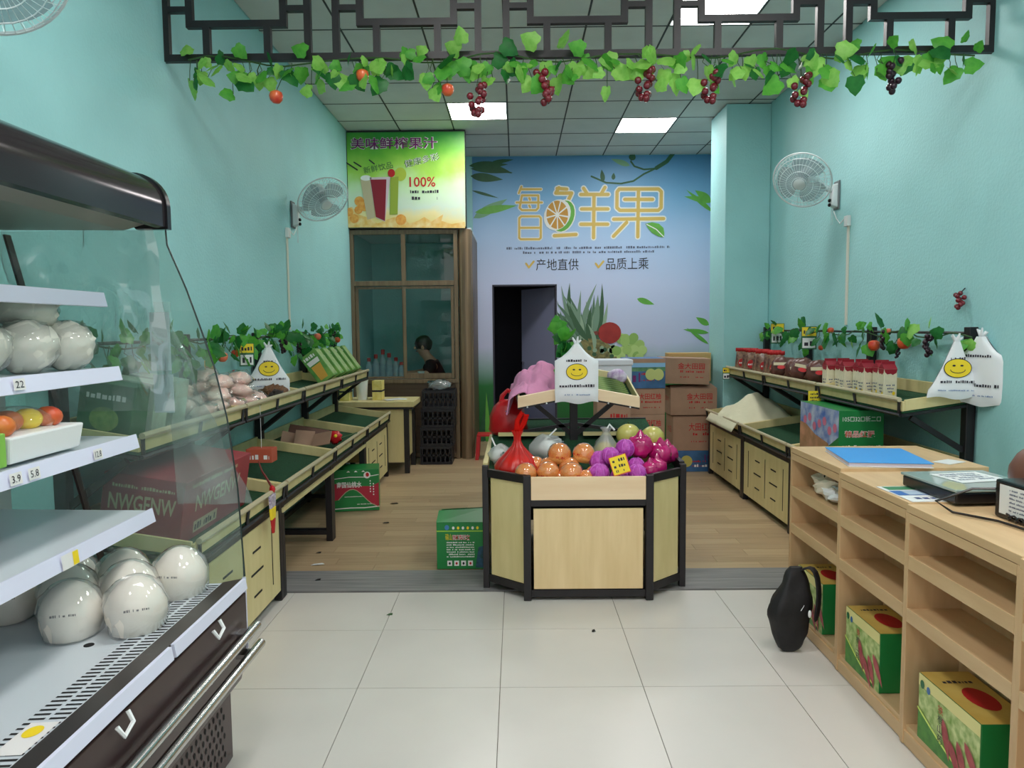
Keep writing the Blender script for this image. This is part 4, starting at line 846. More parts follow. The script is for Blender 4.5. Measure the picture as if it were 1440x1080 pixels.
# ------------------------------------------------------------------ printed cartons
def carton(label, loc, rz, sx, sy, sz, mat, cat='box', name='carton', grp=None, flaps=False, rot=None, tape=True):
    t = thing(name, label, cat, loc, group=grp, rot=rot or (0, 0, rz)); hx, hy = sx/2, sy/2
    MB().box(-hx, hx, -hy, hy, 0, sz).build('carton_body', mat, t, bev=.003)
    if flaps:
        for s in (-1, 1): MB().hexa([(-hx, s*hy-.002, sz), (hx, s*hy-.002, sz), (hx, s*hy+.002, sz), (-hx, s*hy+.002, sz), (-hx, s*.01-.002, sz+.035), (hx, s*.01-.002, sz+.05), (hx, s*.01+.002, sz+.05), (-hx, s*.01+.002, sz+.035)]).build('top_flap', mat, t)
    return t, Frame((0, -hy, sz/2), (1, 0, 0), (0, 0, 1), .0012), Frame((-hx, 0, sz/2), (0, -1, 0), (0, 0, 1), .0012), Frame((0, 0, sz), (1, 0, 0), (0, 1, 0), .0012), Frame((hx, 0, sz/2), (0, 1, 0), (0, 0, 1), .0012)
# floor carton beside the island
t, F, FL, FT, FR = carton('tall green printed carton standing on the floor left of the island', (-.357, 4.68, .007), .0, .30, .34, .298, m_greencard, flaps=True)
F.poly([(-.15, .088), (.15, .088), (.15, .096), (-.15, .096)], M('lime_ink', (150, 200, 70), .5), t, 'rule', 1); F.ell(-.085, .115, .014, .016, M('sky_ink', (70, 130, 190), .5), t, 'round_logo', 1)
for k in range(6): F.ell(-.045+k*.03, .112, .008, .01, m_yellow if k % 2 else m_whiteink, t, 'badge', 1, n=10)
F.text('碭山', -.075, .055, .04, .04, m_yellow, t, lift=1); F.text('酥梨饮', .005, .052, .11, .035, m_whiteink, t, lift=1, bold=.05); F.text('酥梨饮', .005, .052, .108, .033, m_redink, t, lift=2)
for k in range(7): F.dashes(-.088, .085, .016-k*.015, .009, m_whiteink, t, r_, .85, 1)
for k in range(4): F.poly([(-.085+k*.043, -.128), (-.055+k*.043, -.128), (-.055+k*.043, -.095), (-.085+k*.043, -.095)], m_whiteink, t, 'handling_mark', 1); F.ell(-.07+k*.043, -.112, .007, .009, m_redink if k % 2 else m_darkink, t, 'handling_symbol', 2, n=8)
F.poly([(.09, -.14), (.148, -.14), (.148, 0), (.11, -.01)], M('picture_ink', (50, 90, 130), .5, rgb2=(30, 70, 40), scale=30), t, 'fruit_picture', 1)
# green and red carton under the left rack
t, F, FL, FT, FR = carton('green and red printed carton pushed under the left rack', (-1.345, 6.13, .007), .16, .36, .26, .345, m_greencard)
pts = [(-.178, -.10)]+[(-.178+.356*k/12, -.10+.11*math.sin(math.pi*min(1, k/9.5))**1.3+(.0 if k < 10 else -.015*(k-9))) for k in range(13)]
F.poly([(-.178, .06), (-.178, -.08)]+pts[2:]+[(.178, .06), (.12, .03), (.0, .035), (-.1, .05)], M('crimson_ink', (178, 36, 60), .5), t, 'red_band', 1); F.strokes([[p for p in pts[2:]]], .006, m_rail, t, 'wave_line', 2)
F.text('南国仙桃水', -.06, .048, .20, .05, m_whiteink, t, lift=3, bold=.02); F.ell(.085, .125, .028, .028, m_whiteink, t, 'round_mark', 3); F.ell(.088, .128, .014, .018, m_redink, t, 'round_mark_centre', 4, n=10)
for k in range(5): F.ell(.11, .075-k*.022, .006, .007, m_whiteink, t, 'small_character', 3, n=6); F.ell(.135, .05-k*.022, .006, .007, m_whiteink, t, 'small_character', 3, n=6)
F.strokes([[(-.175, .10), (-.06, .112), (.06, .108), (.178, .125)]], .006, m_whiteink, t, 'torn_line', 1); F.strokes([[(-.175, -.15), (-.06, -.145), (.06, -.148), (.178, -.14)]], .008, m_whiteink, t, 'torn_line', 1); F.dashes(-.1, .06, -.055, .007, m_whiteink, t, r_, .9, 1); F.dashes(.0, .15, -.12, .008, m_whiteink, t, r_, .9, 1)
for k in range(3): F.poly([(-.08+k*.06, .152), (-.05+k*.06, .152), (-.065+k*.06, .165)], m_whiteink, t, 'arrow', 1)
# dark red carton in the lower tray behind the refrigerated case
t, F, FL, FT, FR = carton('dark maroon carton with pale lettering in the left lower tray by the glass', (-1.57, 3.36, Llow(-1.43)+.03), 0, .34, .74, .27, M('maroon_card', (150, 54, 62), .5, var=.08), rot=(0, .158, 0))
FR.text('NWGENW', .0, .02, .5, .075, m_rail, t, bold=.02); FR.dashes(-.3, .2, .095, .02, m_rail, t, r_, .9); FR.poly([(-.25, -.11), (.0, -.11), (.0, -.06), (-.25, -.06)], m_rail, t, 'label_patch', 1); FR.dashes(-.24, -.02, -.1, .03, m_darkink, t, r_, .8, 2)
F.text('NWGENW', .0, .02, .28, .07, m_rail, t, bold=.02); F.dashes(-.13, .13, .08, .015, m_rail, t, r_, .9)
for k, (y, c, lab) in enumerate(((3.02, (36, 110, 66), 'dark green gift box on the left upper tray behind the glass'), (3.20, (196, 216, 196), 'white gift box with plant print beside the dark green one'), (3.39, (190, 212, 190), 'white gift box with plant print nearest the pink snack bags'))):
    t, F, *_ = carton(lab, (-1.68, y, Lup(-1.68)+.02), 0, .22, .13, .23, M('gift_box_%d' % k, c, .4, rgb2=tuple(int(v*.8) for v in c), scale=9), grp='gift boxes on the left upper tray', rot=(0, .165, 0))
    F.ell(0, -.03, .06, .05, M('plant_print', (96, 140, 70), .5, rgb2=(140, 170, 90), scale=40), t, 'plant_picture', 1); F.dashes(-.08, .08, .05, .025, m_gcard if k else m_whiteink, t, r_, .8)
# pale pink snack bags heaped in the tray
m_pink = M('pink_snack', (238, 190, 180), .5, rgb2=(246, 222, 208), scale=22, bump=.5, bscale=30)
sb = thing('snack_bag', 'clear bag of pale pink snacks heaped in the left upper tray', 'bag', (-1.66, 3.7, 1.1), group='pink snack bags in the left upper tray')
MB().ball((0, 0, 0), (.075, .062, .04), 16, 9, .35, 4, 2.6).build('snack_fill', m_pink, sb, smooth=True); MB().ball((0, 0, 0), (.085, .071, .048), 14, 8, .45, 9, 3).build('clear_film', m_film, sb, smooth=True)
MB().grid(lambda u, v: (.08+.03*u, (v-.5)*.1*(1-.3*u), .012*math.sin(v*14)), 2, 8).build('sealed_end', m_film, sb)
for k in range(17):
    lay = 0 if k < 9 else (1 if k < 14 else 2); j = k if k < 9 else (k-9 if k < 14 else k-14)
    y = (3.72+.1*j if lay == 0 else (3.86+.14*j if lay == 1 else 4.05+.14*j)); x = -1.60-(.14 if k % 2 else 0)+r_.uniform(-.02, .02)-.02*lay
    loc = (x, y, Lup(x)+.05+.065*lay); rt = (r_.uniform(-.4, .4), r_.uniform(-.4, .4), r_.uniform(0, 6))
    lab = 'bag of pale pink snacks on the left rack, %s layer, number %s from front' % (('bottom', 'middle', 'top')[lay], ('one', 'two', 'three', 'four', 'five', 'six', 'seven', 'eight', 'nine')[j])
    if k == 0: sb.location = loc; sb.rotation_euler = rt; sb['label'] = lab
    else: copy_tree(sb, lab, loc, rt)
t = thing('dried_herb_bundle', 'brown dried herb bundle in the tray under the hanging smiley bag', 'herbs', (-1.62, 4.92, Lup(-1.62)+.045)); MB().ball((0, 0, 0), (.08, .1, .05), 18, 10, .6, 3, 5).build('herb_mass', M('dried_brown', (124, 88, 62), .9, var=.4, scale=60, bump=1, bscale=90), t, smooth=True); MB().ball((.05, -.1, -.005), (.05, .045, .035), 12, 8, .6, 8, 5).build('herb_tip', M('grey_brown', (70, 62, 60), .9), t)
# slanted juice packs at the end of the left upper tray
m_jp = M('juice_pack_green', (52, 132, 62), .4, rgb2=(140, 186, 90), scale=7)
jl = ['nearest the camera', 'second from the camera', 'third from the camera', 'fourth from the camera', 'nearest the booth']
for k in range(5):
    t, F, *_ = carton('green juice pack leaning in the left upper tray, '+jl[k], (-1.565, 6.15+.235*k, Lup(-1.565)+.055), 0, .15, .14, .27, m_jp, 'juice pack', 'juice_pack', 'slanted juice packs', rot=(0, -.62, 0))
    F.poly([(-.04, -.11), (.03, -.11), (.045, .02), (-.045, .02)], M('orange_juice_ink', (226, 170, 70), .5), t, 'glass_picture', 1); F.poly([(-.05, .03), (.05, .03), (.055, .07), (-.055, .07)], m_whiteink, t, 'glass_rim', 1); F.dashes(-.06, .06, .085, .03, m_whiteink, t, r_, .8)
    FRR = Frame((.075, 0, .135), (0, 1, 0), (0, 0, 1), .0012); FRR.poly([(-.06, -.12), (.06, -.12), (.06, .12), (-.06, .12)], M('pack_side_ink', (176, 196, 140), .5, rgb2=(130, 166, 96), scale=30), t, 'side_print', 1)
t = thing('hanging_box', 'small red and white carton dangling from the rail above the left lower tray', 'box', (-1.50, 4.29, .735)); MB().box(-.075, .075, -.05, .05, 0, .08).build('carton_body', M('brick_red_card', (190, 90, 66), .5), t, bev=.002)
F = Frame((0, -.05, 0), (1, 0, 0), (0, 0, 1), .001); F.dashes(-.06, .06, .02, .03, m_whiteink, t, r_, .9); MB().tube([(0, 0, .08), (.0, 0, .33)], .0015, 4).build('string', m_white, t)
t = thing('torn_carton', 'flattened brown carton pieces lying in the left lower tray', 'box', (-1.60, 5.52, Llow(-1.60)))
for k, (x, y, z, sx, sy, rx, ry, rz) in enumerate(((0, .1, .07, .3, .16, .5, .2, .2), (.02, -.08, .06, .14, .12, 1.1, .1, .1), (.16, -.12, .06, .15, .11, .9, -.2, -.3), (-.1, -.06, .05, .12, .11, 1.2, .3, .5))):
    o = MB().box(-sx/2, sx/2, -sy/2, sy/2, -.003, .003).build('card_flap', m_card if k else M('dark_brown_card', (96, 66, 54), .8), t); o.location = (x, y, z); o.rotation_euler = (rx, ry, rz)
t = thing('red_bundle', 'red flower shaped bundle on a stick across the left lower tray rail', 'ornament', (-1.385, 5.58, .67))
MB().ball((0, 0, .01), .05, 14, 10, .5, 2, 4).build('petals', m_rp, t, smooth=True); MB().tube([(.03, .02, .0), (.1, .3, .005)], .006, 6).build('stick', m_stem, t); MB().ball((.012, -.04, .03), .014, 8, 6).build('yellow_heart', m_yellow, t)
t = thing('snack_packet', 'purple, yellow and red packet hanging from the left lower tray rail', 'packet', (-1.268, 3.76, .50), .3)
F = Frame((0, 0, 0), (.25, 1, 0), (0, 0, 1), .0)
for nm, z0, z1, w, m in (('purple_printed_part', .09, .155, .09, M('purple_print', (110, 90, 130), .4, rgb2=(230, 220, 230), scale=80)), ('yellow_part', .03, .09, .075, m_yellow), ('red_tip', -.045, .03, .05, m_redink)):
    w2 = w*(.35 if nm == 'red_tip' else .9); MB().hexa([F.p(-w2/2, z0)-Vector((.006, 0, 0)), F.p(w2/2, z0)-Vector((.006, 0, 0)), F.p(w2/2, z0)+Vector((.006, 0, 0)), F.p(-w2/2, z0)+Vector((.006, 0, 0)), F.p(-w/2, z1)-Vector((.008, 0, 0)), F.p(w/2, z1)-Vector((.008, 0, 0)), F.p(w/2, z1)+Vector((.008, 0, 0)), F.p(-w/2, z1)+Vector((.008, 0, 0))]).build(nm, m, t, bev=.003)
MB().ball((.0, .06, .17), (.016, .02, .024), 8, 6).build('red_bow', m_rp, t); MB().tube([(0, .06, .18), (-.03, .1, .23), (-.05, .16, .25), (-.07, .2, .3)], [.007, .006, .005, .003], 6).build('twisted_ribbon', M('brown_red_ribbon', (110, 40, 36), .6), t, smooth=True)
t = thing('bag_roll_sheet', 'clear plastic produce bags hanging in a sheet beyond the glass end', 'bag', (-1.09, 2.535, .903)); t.scale = (.9, .9, .9)
def sheet(u, v): w = .05+.24*(1-v)**1.2; return (-.15+.115*(1-v)+(u-.25)*w+.01*math.sin(v*20)*(u > .9), .012*math.sin(u*9+v*4), v*.78)
MB().grid(sheet, 12, 14).build('film_sheet', GLASS('thin_bag_film', (238, 244, 244), .1, .1, opac=.24), t, smooth=True)
for z0, z1, x0 in ((.52, .74, -.17), (.36, .505, -.165)): MB().box(x0, x0+.075, -.0285, -.026, z0, z1).build('paper_slip', M('slip_paper', (226, 228, 238), .6), t)
t = thing('glint_sheet', 'crinkled clear plastic sheet hanging inside the glass end of the refrigerated case', 'plastic sheet', (-1.44, 2.452, 1.24))  # wavy film added to pick up highlights from the ceiling panels
def crk(u, v):
    n1 = noise.noise(Vector((u*5, v*4, 3))); n2 = noise.noise(Vector((u*11, v*3, 8)))
    return ((u-.5)*.50+.02*n2+.05*(1-v), .026*n1+.012*n2, .6*v)
MB().grid(crk, 40, 40).build('film', GLASS('glint_film', (246, 249, 249), .16, .06, opac=.05, milk=(235, 240, 240)), t, smooth=True, ang=180)
# ------------------------------------------------------------------ refrigerated goods
m_coc = M('peeled_coconut', (246, 236, 222), .5, var=.04, scale=10)
cn = ['front left, nearest the camera', 'front right by the grille', 'in the middle of the second row', 'in the second row beside the grille', 'at the far left of the second row', 'back left against the glass', 'back centre against the glass', 'back right against the glass']
cpos = [(-1.31, 2.10), (-1.128, 2.12), (-1.41, 2.255), (-1.225, 2.27), (-1.60, 2.25), (-1.50, 2.41), (-1.315, 2.408), (-1.13, 2.408)]
for k, (x, y) in enumerate(cpos):
    z = .622+(x+1.10)*.031
    if k == 0:
        cc = thing('coconut', 'wrapped peeled white coconut on the case deck, '+cn[0], 'coconut', (x, y, z+.001), .3, 'wrapped coconuts in the refrigerated case')
        MB().lathe([(.055, 0), (.072, .008), (.083, .05), (.084, .085), (.07, .12), (.045, .148), (.02, .162), (.004, .166)], 12, wob=.04).build('peeled_flesh', m_coc, cc, smooth=True, ang=60)
        MB().lathe([(.06, -.0005), (.077, .006), (.088, .05), (.089, .09), (.074, .126), (.048, .154), (.024, .168), (.004, .172)], 26, wob=.2, seed=3).build('wrapping_film', GLASS('shrink_wrap', (250, 251, 251), .07, .1, opac=.2, milk=(240, 244, 246)), cc, smooth=True, ang=60)
        FC = Frame((0, -.0885, .09), (1, 0, 0), (0, .05, 1), .001); FC.dashes(-.035, .035, 0, .008, M('faint_ink', (120, 120, 122), .6), cc, random.Random(1), .7)
    else: copy_tree(cc, 'wrapped peeled white coconut on the case deck, '+cn[k], (x, y, z+.001), (0, 0, r_.uniform(-.6, .6)))
m_wb = M('pale_wrapped_produce', (222, 220, 208), .4, var=.06, scale=12, bump=.3, bscale=24)
wl = ['nearest the camera', 'in the middle', 'nearest the glass end', 'lying on top of the others']
for k, (x, y, z, a) in enumerate(((-1.42, 1.93, 1.395, 0), (-1.40, 2.105, 1.395, .4), (-1.39, 2.275, 1.395, .9), (-1.45, 2.19, 1.515, 1.3))):
    if k == 0: wp = thing('wrapped_produce', 'white film wrapped vegetable bundle on the upper case shelf, '+wl[k], 'vegetables', (x, y, z), a, 'wrapped bundles on the case shelf'); MB().ball((0, 0, .07), (.082, .086, .072), 18, 12, .3, 5, 2.6).build('produce', m_wb, wp, smooth=True); MB().ball((0, 0, .07), (.088, .092, .077), 16, 10, .2, 7, 3).build('film', m_film, wp, smooth=True)
    else: copy_tree(wp, 'white film wrapped vegetable bundle on the upper case shelf, '+wl[k], (x, y, z), (0, 0, a), scale=(1, 1, .8 if k == 3 else 1))
t = thing('foam_tray', 'white foam tray holding yellow and red fruit under film in the case', 'tray', (-1.365, 1.99, 1.172)); mb = MB().hexa([(-.085, -.15, 0), (.085, -.15, 0), (.085, .15, 0), (-.085, .15, 0), (-.095, -.16, .07), (.095, -.16, .07), (.095, .16, .07), (-.095, .16, .07)]); mb.build('foam', m_white, t, bev=.006)
for k in range(5): MB().ball((r_.uniform(-.04, .05), -.13+.055*k, .095), (.038, .036, .03), 12, 8).build('fruit', m_yellow if k % 2 else M('red_yellow_fruit', (214, 130, 50), .35, rgb2=(206, 70, 50), scale=14), t, smooth=True)
MB().ball((0, -.02, .085), (.085, .145, .052), 14, 8, .1, 2).build('film', m_film, t, smooth=True)
t, F, FL, FT, FR = carton('light green printed carton beside the foam tray in the case', (-1.355, 1.72, 1.172), 0, .17, .19, .085, M('light_green_card', (132, 190, 80), .45), grp=None)
FR.ell(.04, 0, .028, .028, m_whiteink, t, 'round_badge', 1); FR.ell(.04, 0, .018, .018, m_gi, t, 'badge_centre', 2, n=10); FR.poly([(-.09, .01), (-.01, .01), (-.01, .03), (-.09, .03)], m_gcard, t, 'dark_band', 1)
# ------------------------------------------------------------------ fruit on the island
m_pom = M('pomelo_skin', (248, 200, 116), .35, rgb2=(242, 164, 88), scale=8, bump=.25, bscale=70, coat=.2); m_net = GLASS('red_print_film', (252, 236, 226), .12, .05, opac=.1, milk=(240, 110, 80))
pm = ['front left behind the side rail', 'front row beside the red net bag', 'on top, left one', 'on top, right one', 'front row centre with red print', 'in the gap below the two top ones', 'front row next to the purple nets', 'deep in the second row left', 'second row under the two top ones', 'second row right of centre', 'small one at the front right of the row']
pp = [(.045, 4.08, .062), (.165, 4.10, .064), (.235, 4.235, .066), (.375, 4.235, .064), (.31, 4.08, .066), (.235, 4.09, .04), (.43, 4.11, .05), (.10, 4.25, .055), (.305, 4.20, .06), (.17, 4.215, .056), (.385, 4.075, .045)]
zz = [.633, .637, .72, .72, .632, .632, .635, .658, .652, .655, .63]
for k, ((x, y, r), z) in enumerate(zip(pp, zz)):
    if k == 0:
        pmo = thing('pomelo', 'wrapped orange pomelo on the island, '+pm[0], 'pomelo', (x, y, z), 0, 'wrapped pomelos on the island')
        MB().lathe([(.2, 0), (.62, .06), (.93, .45), (1, .9), (.9, 1.35), (.62, 1.72), (.25, 1.88), (.03, 1.9)], 20, wob=.03).build('pomelo_skin', m_pom, pmo, smooth=True, ang=80)
        MB().ball((0, 0, .96), (1.04, 1.04, 1.0), 18, 12, .05, 3, 4).build('film', m_net, pmo, smooth=True)
        FP_ = Frame((0, -1.0, .8), (1, 0, 0), (0, -.1, 1), .05); FP_.dashes(-.45, .45, -.1, .2, m_redink, pmo, random.Random(4), .8, name='red_film_print')
        pmo.scale = (r, r, r)
    else: copy_tree(pmo, 'wrapped orange pomelo on the island, '+pm[k], (x, y, z), (r_.uniform(-.2, .2), r_.uniform(-.2, .2), r_.uniform(-.7, .7)), scale=(r, r, r*.95))
t = thing('net_bag', 'red net bag tied at the top at the island front left corner', 'bag', (.0, 4.26, .655)); m_redfilm = GLASS('red_net', (255, 110, 90), .05, .3, opac=.6, milk=(236, 48, 40))
NP = [(.09, 0), (.128, .018), (.132, .05), (.108, .088), (.07, .125), (.034, .165), (.02, .195), (.021, .225), (.034, .255)]
def netf(u, v):
    q = v*8; k = min(7, int(q)); f = q-k; r, z = [NP[k][n]+(NP[k+1][n]-NP[k][n])*f for n in (0, 1)]; a = 2*math.pi*u
    r *= 1+.07*math.cos(13*a+2*math.sin(a))*min(1, v*1.6)+.10*noise.noise(Vector((math.cos(a)*1.6, math.sin(a)*1.6, z*9)))
    return (r*math.cos(a), r*math.sin(a), z)
MB().grid(netf, 78, 24).build('net', m_redfilm, t, smooth=True, ang=120)
MB().tube([(.0, 0, .26), (.0, 0, .31), (.03, 0, .36), (.055, 0, .345), (.04, 0, .30), (.012, 0, .25)], [.018, .014, .014, .016, .016, .012], 8).build('tied_loop', m_redfilm, t, smooth=True)
for k, (x, y) in enumerate(((-.035, -.01), (.045, .0), (.0, .05))): MB().ball((x, y, .056), .05, 12, 8).build('fruit', m_pom, t, smooth=True)
for k, (x, y, r, lab) in enumerate(((-.105, 4.42, .07, 'white plastic bag with a straw at the island left edge'), (.19, 4.50, .09, 'larger translucent white bag behind the red net bag'))):
    t = thing('plastic_bag', lab, 'bag', (x, y, tz(y)+.013), group='white bags on the island'); MB().ball((0, 0, r*.8), (r*(1.0 if k == 0 else 1.25), r, r*.85), 18, 11, .3, 2+k, 2.6).build('bag_film', m_filmw, t, smooth=True)
    MB().ball((0, 0, r*.7), (r*.75, r*.7, r*.6), 12, 8).build('contents', M('pale_contents', (240, 244, 242), .6), t, smooth=True)
    MB().tube([(-.02, 0, r*1.3), (-.05 if k == 0 else .05, 0, r*1.3+.07)], .005, 6).build('straw', m_white, t); F = Frame((0, -r*.95, r*.8), (1, 0, 0), (0, .1, 1), .004); F.ell(.02, .01, .016, .02, M('teal_print', (70, 130, 120), .5), t, 'green_print', 1, n=10)
m_pnet = M('purple_foam_net', (208, 92, 200), .5, rgb2=(170, 50, 160), scale=40, bump=.8, bscale=50); m_mag = M('magenta_wrap', (190, 28, 110), .2, var=.25, scale=12, coat=.5)
dl = [('purple netted fruit, front left behind the island board', .455, 4.08, .635, .055, 0), ('purple netted fruit, left one of the upper row', .475, 4.20, .675, .06, 0), ('purple netted fruit behind the yellow price card', .575, 4.20, .68, .055, 0), ('purple netted fruit, front right of the yellow price card', .665, 4.085, .635, .052, 0),
      ('glossy magenta wrapped fruit with a pointed top', .715, 4.27, .74, .068, 1), ('glossy magenta wrapped fruit at the right end of the heap', .83, 4.27, .70, .066, 1), ('magenta fruit at the island front right corner', .80, 4.20, .645, .055, 1), ('purple netted fruit in the middle of the right hand heap', .68, 4.20, .655, .05, 0), ('purple netted fruit, front centre', .565, 4.065, .632, .045, 0), ('purple netted fruit on top of the heap left of the card', .525, 4.15, .725, .05, 0), ('purple netted fruit high behind the yellow price card', .62, 4.22, .755, .052, 0), ('magenta fruit low beside the right hand rail', .745, 4.13, .645, .05, 1), ('magenta fruit at the back right of the heap', .89, 4.36, .69, .06, 1)]
for lab, x, y, z, r, k in dl:
    t = thing('dragon_fruit', lab, 'fruit', (x, y, z), r_.uniform(0, 3), 'wrapped dragon fruit on the island')
    MB().ball((0, 0, r), (r*1.08, r, r), 20, 12, .16 if k == 0 else .22, x*9, 5 if k == 0 else 3).build('netting' if k == 0 else 'foil_wrap', m_mag if k else m_pnet, t, smooth=True)
    if k == 0: [MB().tube([(r*1.07*math.cos(a)*math.cos(b), r*1.02*math.sin(a)*math.cos(b), r+r*math.sin(b)) for b in [-1.3+.26*q for q in range(11)]], .0022, 4).build('net_strand', M('pale_purple_net', (214, 120, 214), .5), t) for a in [j*.785 for j in range(8)]]
    else: MB().lathe([(r*.5, 0), (r*.3, r*.4), (r*.06, r*.75)], 10, (0, 0, r*1.7), wob=.3).build('twisted_tip', m_mag, t, smooth=True)
t = thing('plastic_bag', 'clear tied bag of yellow fruit in the middle of the island', 'bag', (.535, 4.42, tz(4.42)+.013)); MB().lathe([(.05, 0), (.08, .02), (.085, .07), (.06, .13), (.03, .17), (.02, .19), (.035, .215)], 18, wob=.15).build('clear_film', GLASS('clear_bag', (248, 248, 246), .035, .25, opac=.3, milk=(244, 246, 246)), t, smooth=True, ang=80); MB().ball((-.01, 0, .07), (.06, .055, .06), 12, 9).build('yellow_fruit', M('dull_yellow_fruit', (196, 176, 90), .5), t, smooth=True); MB().tube([(0, 0, .2), (.02, 0, .235), (.05, 0, .2)], .007, 6).build('handle_loop', m_white, t)
m_mel = M('honeydew_skin', (206, 196, 110), .3, rgb2=(180, 176, 90), scale=5, coat=.2)
for x, y, z, r, lab in ((.69, 4.56, .05, .073, 'yellow green melon at the back of the island heap'), (.82, 4.46, .07, .07, 'pale yellow melon highest at the right of the island heap'), (.64, 4.45, 0, .062, 'yellow melon half hidden behind the magenta fruit'), (.79, 4.36, .0, .06, 'pale melon between the two magenta fruits')):
    t = thing('melon', lab, 'melon', (x, y, tz(y)+.013+z), group='melons on the island'); MB().ball((0, 0, r*1.02), (r*1.05, r, r*.98), 20, 13, .03).build('melon_skin', m_mel, t, smooth=True); MB().lathe([(.006, 0), (.005, .014)], 8, (0, 0, r*1.98)).build('stalk_end', m_stem, t)
card('yellow handwritten price card with red edge stuck among the purple fruit', (.575, 4.005, .70), .05, .098, .105, m_yellow, M('orange_edge', (230, 110, 30), .5), False, tilt=-.25).rotation_euler.y = -.28
t = thing('red_bag', 'red plastic carrier bag standing at the left rear of the island', 'bag', (-.06, 5.0, tz(5.0)+.013)); m_rb = M('red_bag_film', (190, 24, 32), .3, bump=.35, bscale=16)
MB().lathe([(.11, 0), (.13, .03), (.125, .12), (.095, .19), (.05, .235)], 24, sy=.75, wob=.12).build('bag_film', m_rb, t, smooth=True, ang=80)
for s in (-1, 1): MB().tube([(s*.045, 0, .21), (s*.04, 0, .26), (.0, 0, .30), (-s*.02, .01, .285)], [.02, .016, .012, .01], 8).build('handle', m_rb, t, smooth=True)
t = thing('pink_cloth', 'pink cloth crumpled over the left upper tray of the island', 'cloth', (.10, 4.88, 1.07))
def cloth(u, v):
    x = -.17+.34*u; y = -.18+.34*v; h = .20*math.exp(-((x-.06)/.13)**2-((y-.02)/.16)**2)+.075*math.exp(-((x+.09)/.08)**2)+.05*noise.noise(Vector((u*4, v*4, 2)))+.02*noise.noise(Vector((u*9, v*9, 7)))
    base = -.02+.18*x+.2*y
    if u < .12: h -= (.12-u)*1.3
    return (x+.03*noise.noise(Vector((u*5, v*5, 9))), y, max(base-.01 if u > .15 else -.12, base+h))
MB().grid(cloth, 34, 30).build('folded_cloth', M('pink_towel', (224, 150, 190), .85, var=.06, scale=20, bump=.3, bscale=120), t, smooth=True, solid=.006)
m_leek = M('leek_green', (150, 168, 96), .5, rgb2=(96, 130, 66), scale=8)
for k in range(7):
    y = 4.76+.05*k; t = thing('leek', 'green leek across the right upper island tray, %s from the front board' % ('first', 'second', 'third', 'fourth', 'fifth', 'sixth', 'farthest')[k], 'vegetable', (.43, y, cz(.43, y)+.025), group='leeks on the island'); MB().tube([(0, 0, 0), (.1, .0, -.01), (.2, .01, -.03), (.3, .02, -.05)], [.012, .014, .018, .006], 6).build('shank', m_leek, t, smooth=True)
    for j in (-1, 1): MB().grid(lambda u, v, j=j: (.16+.17*u, (v-.5)*.025*(1-u)+j*.02*u, -.015-.05*u+.02*math.sin(u*3)), 5, 2).build('leaf_blade', m_leek, t, smooth=True)
t = thing('vegetable_pack', 'white and purple film pack standing behind the leeks', 'packet', (.69, 5.1, cz(.69, 5.1)+.006), -.3); MB().ball((0, 0, .05), (.07, .03, .055), 14, 9, .2, 3).build('film_pack', M('lilac_stripe_film', (226, 218, 232), .4, rgb2=(150, 110, 170), stretch=(14, 1, 14), scale=2), t, smooth=True)
# ------------------------------------------------------------------ cartons stacked behind the island
def bcart(label, x0, x1, y0, d, z0, z1, txt, rz=0, mat=None, top=0, grp='brown cartons behind the island', tilt=0):
    t, F, FL, FT, FR = carton(label, ((x0+x1)/2, y0+d/2, z0), rz, x1-x0, d, z1-z0, mat or m_card, grp=grp, rot=(0, tilt, rz)); w = x1-x0; h = z1-z0
    if txt: F.text(txt, w*.12, h*.2, w*.55, h*.24, m_redink, t, bold=.01); FL.text(txt[:2], 0, h*.1, d*.5, h*.2, m_redink, t)
    F.dashes(-w*.1, w*.4, -h*.05, h*.09, m_redink, t, r_, .8); F.dashes(-w*.1, w*.38, -h*.25, h*.05, m_redink, t, r_, .6)
    if top:
        for s in (-1, 1): MB().hexa([(-w/2, s*d/2-.003, h), (w/2, s*d/2-.003, h), (w/2, s*d/2+.003, h), (-w/2, s*d/2+.003, h), (-w/2+.02, s*.02-.003, h+top*.6), (w/2-.03, s*.02-.003, h+top), (w/2-.03, s*.02+.003, h+top), (-w/2+.02, s*.02+.003, h+top*.6)]).build('crushed_flap', m_card, t)
    return t, F
m_blue = M('blue_printed_card', (70, 120, 178), .4, rgb2=(40, 84, 120), scale=6)
t, F = bcart('blue printed carton at the bottom of the right rear stack', 1.62, 2.06, 7.55, .36, .005, .222, None, mat=m_blue); F.ell(-.1, 0, .06, .06, m_mel, t, 'melon_picture', 2); F.text('10', .12, .04, .07, .06, m_pur, t, lift=2); F.dashes(-.02, .18, -.06, .03, m_whiteink, t, r_, .8, 2)
bcart('brown fruit carton second from the floor in the right rear stack', 1.60, 2.065, 7.55, .36, .224, .575, '大田红柚', top=.012); MBt = None
bcart('brown fruit carton with crushed flaps in the middle of the right rear stack', 1.575, 2.05, 7.56, .36, .59, .865, '金大田园', top=.04)
bcart('brown fruit carton with large red lettering on top of the right rear stack', 1.48, 1.975, 7.56, .34, .91, 1.175, '金大田园', rz=-.06, tilt=.03)
t, F = bcart('flat pale carton lid lying behind the top brown carton', 1.62, 2.08, 7.93, .16, .91, 1.215, None, mat=M('pale_card', (206, 170, 112), .7))
for k, (a, b, lab) in enumerate(((.005, .40, 'brown fruit carton at the floor of the centre rear stack'), (.402, .665, 'brown fruit carton second from the floor of the centre rear stack'), (.667, .915, 'brown fruit carton under the blue melon carton'))): bcart(lab, 1.05-.01*k, 1.405, 7.0, .36, a, b, '大田红柚' if k else None)
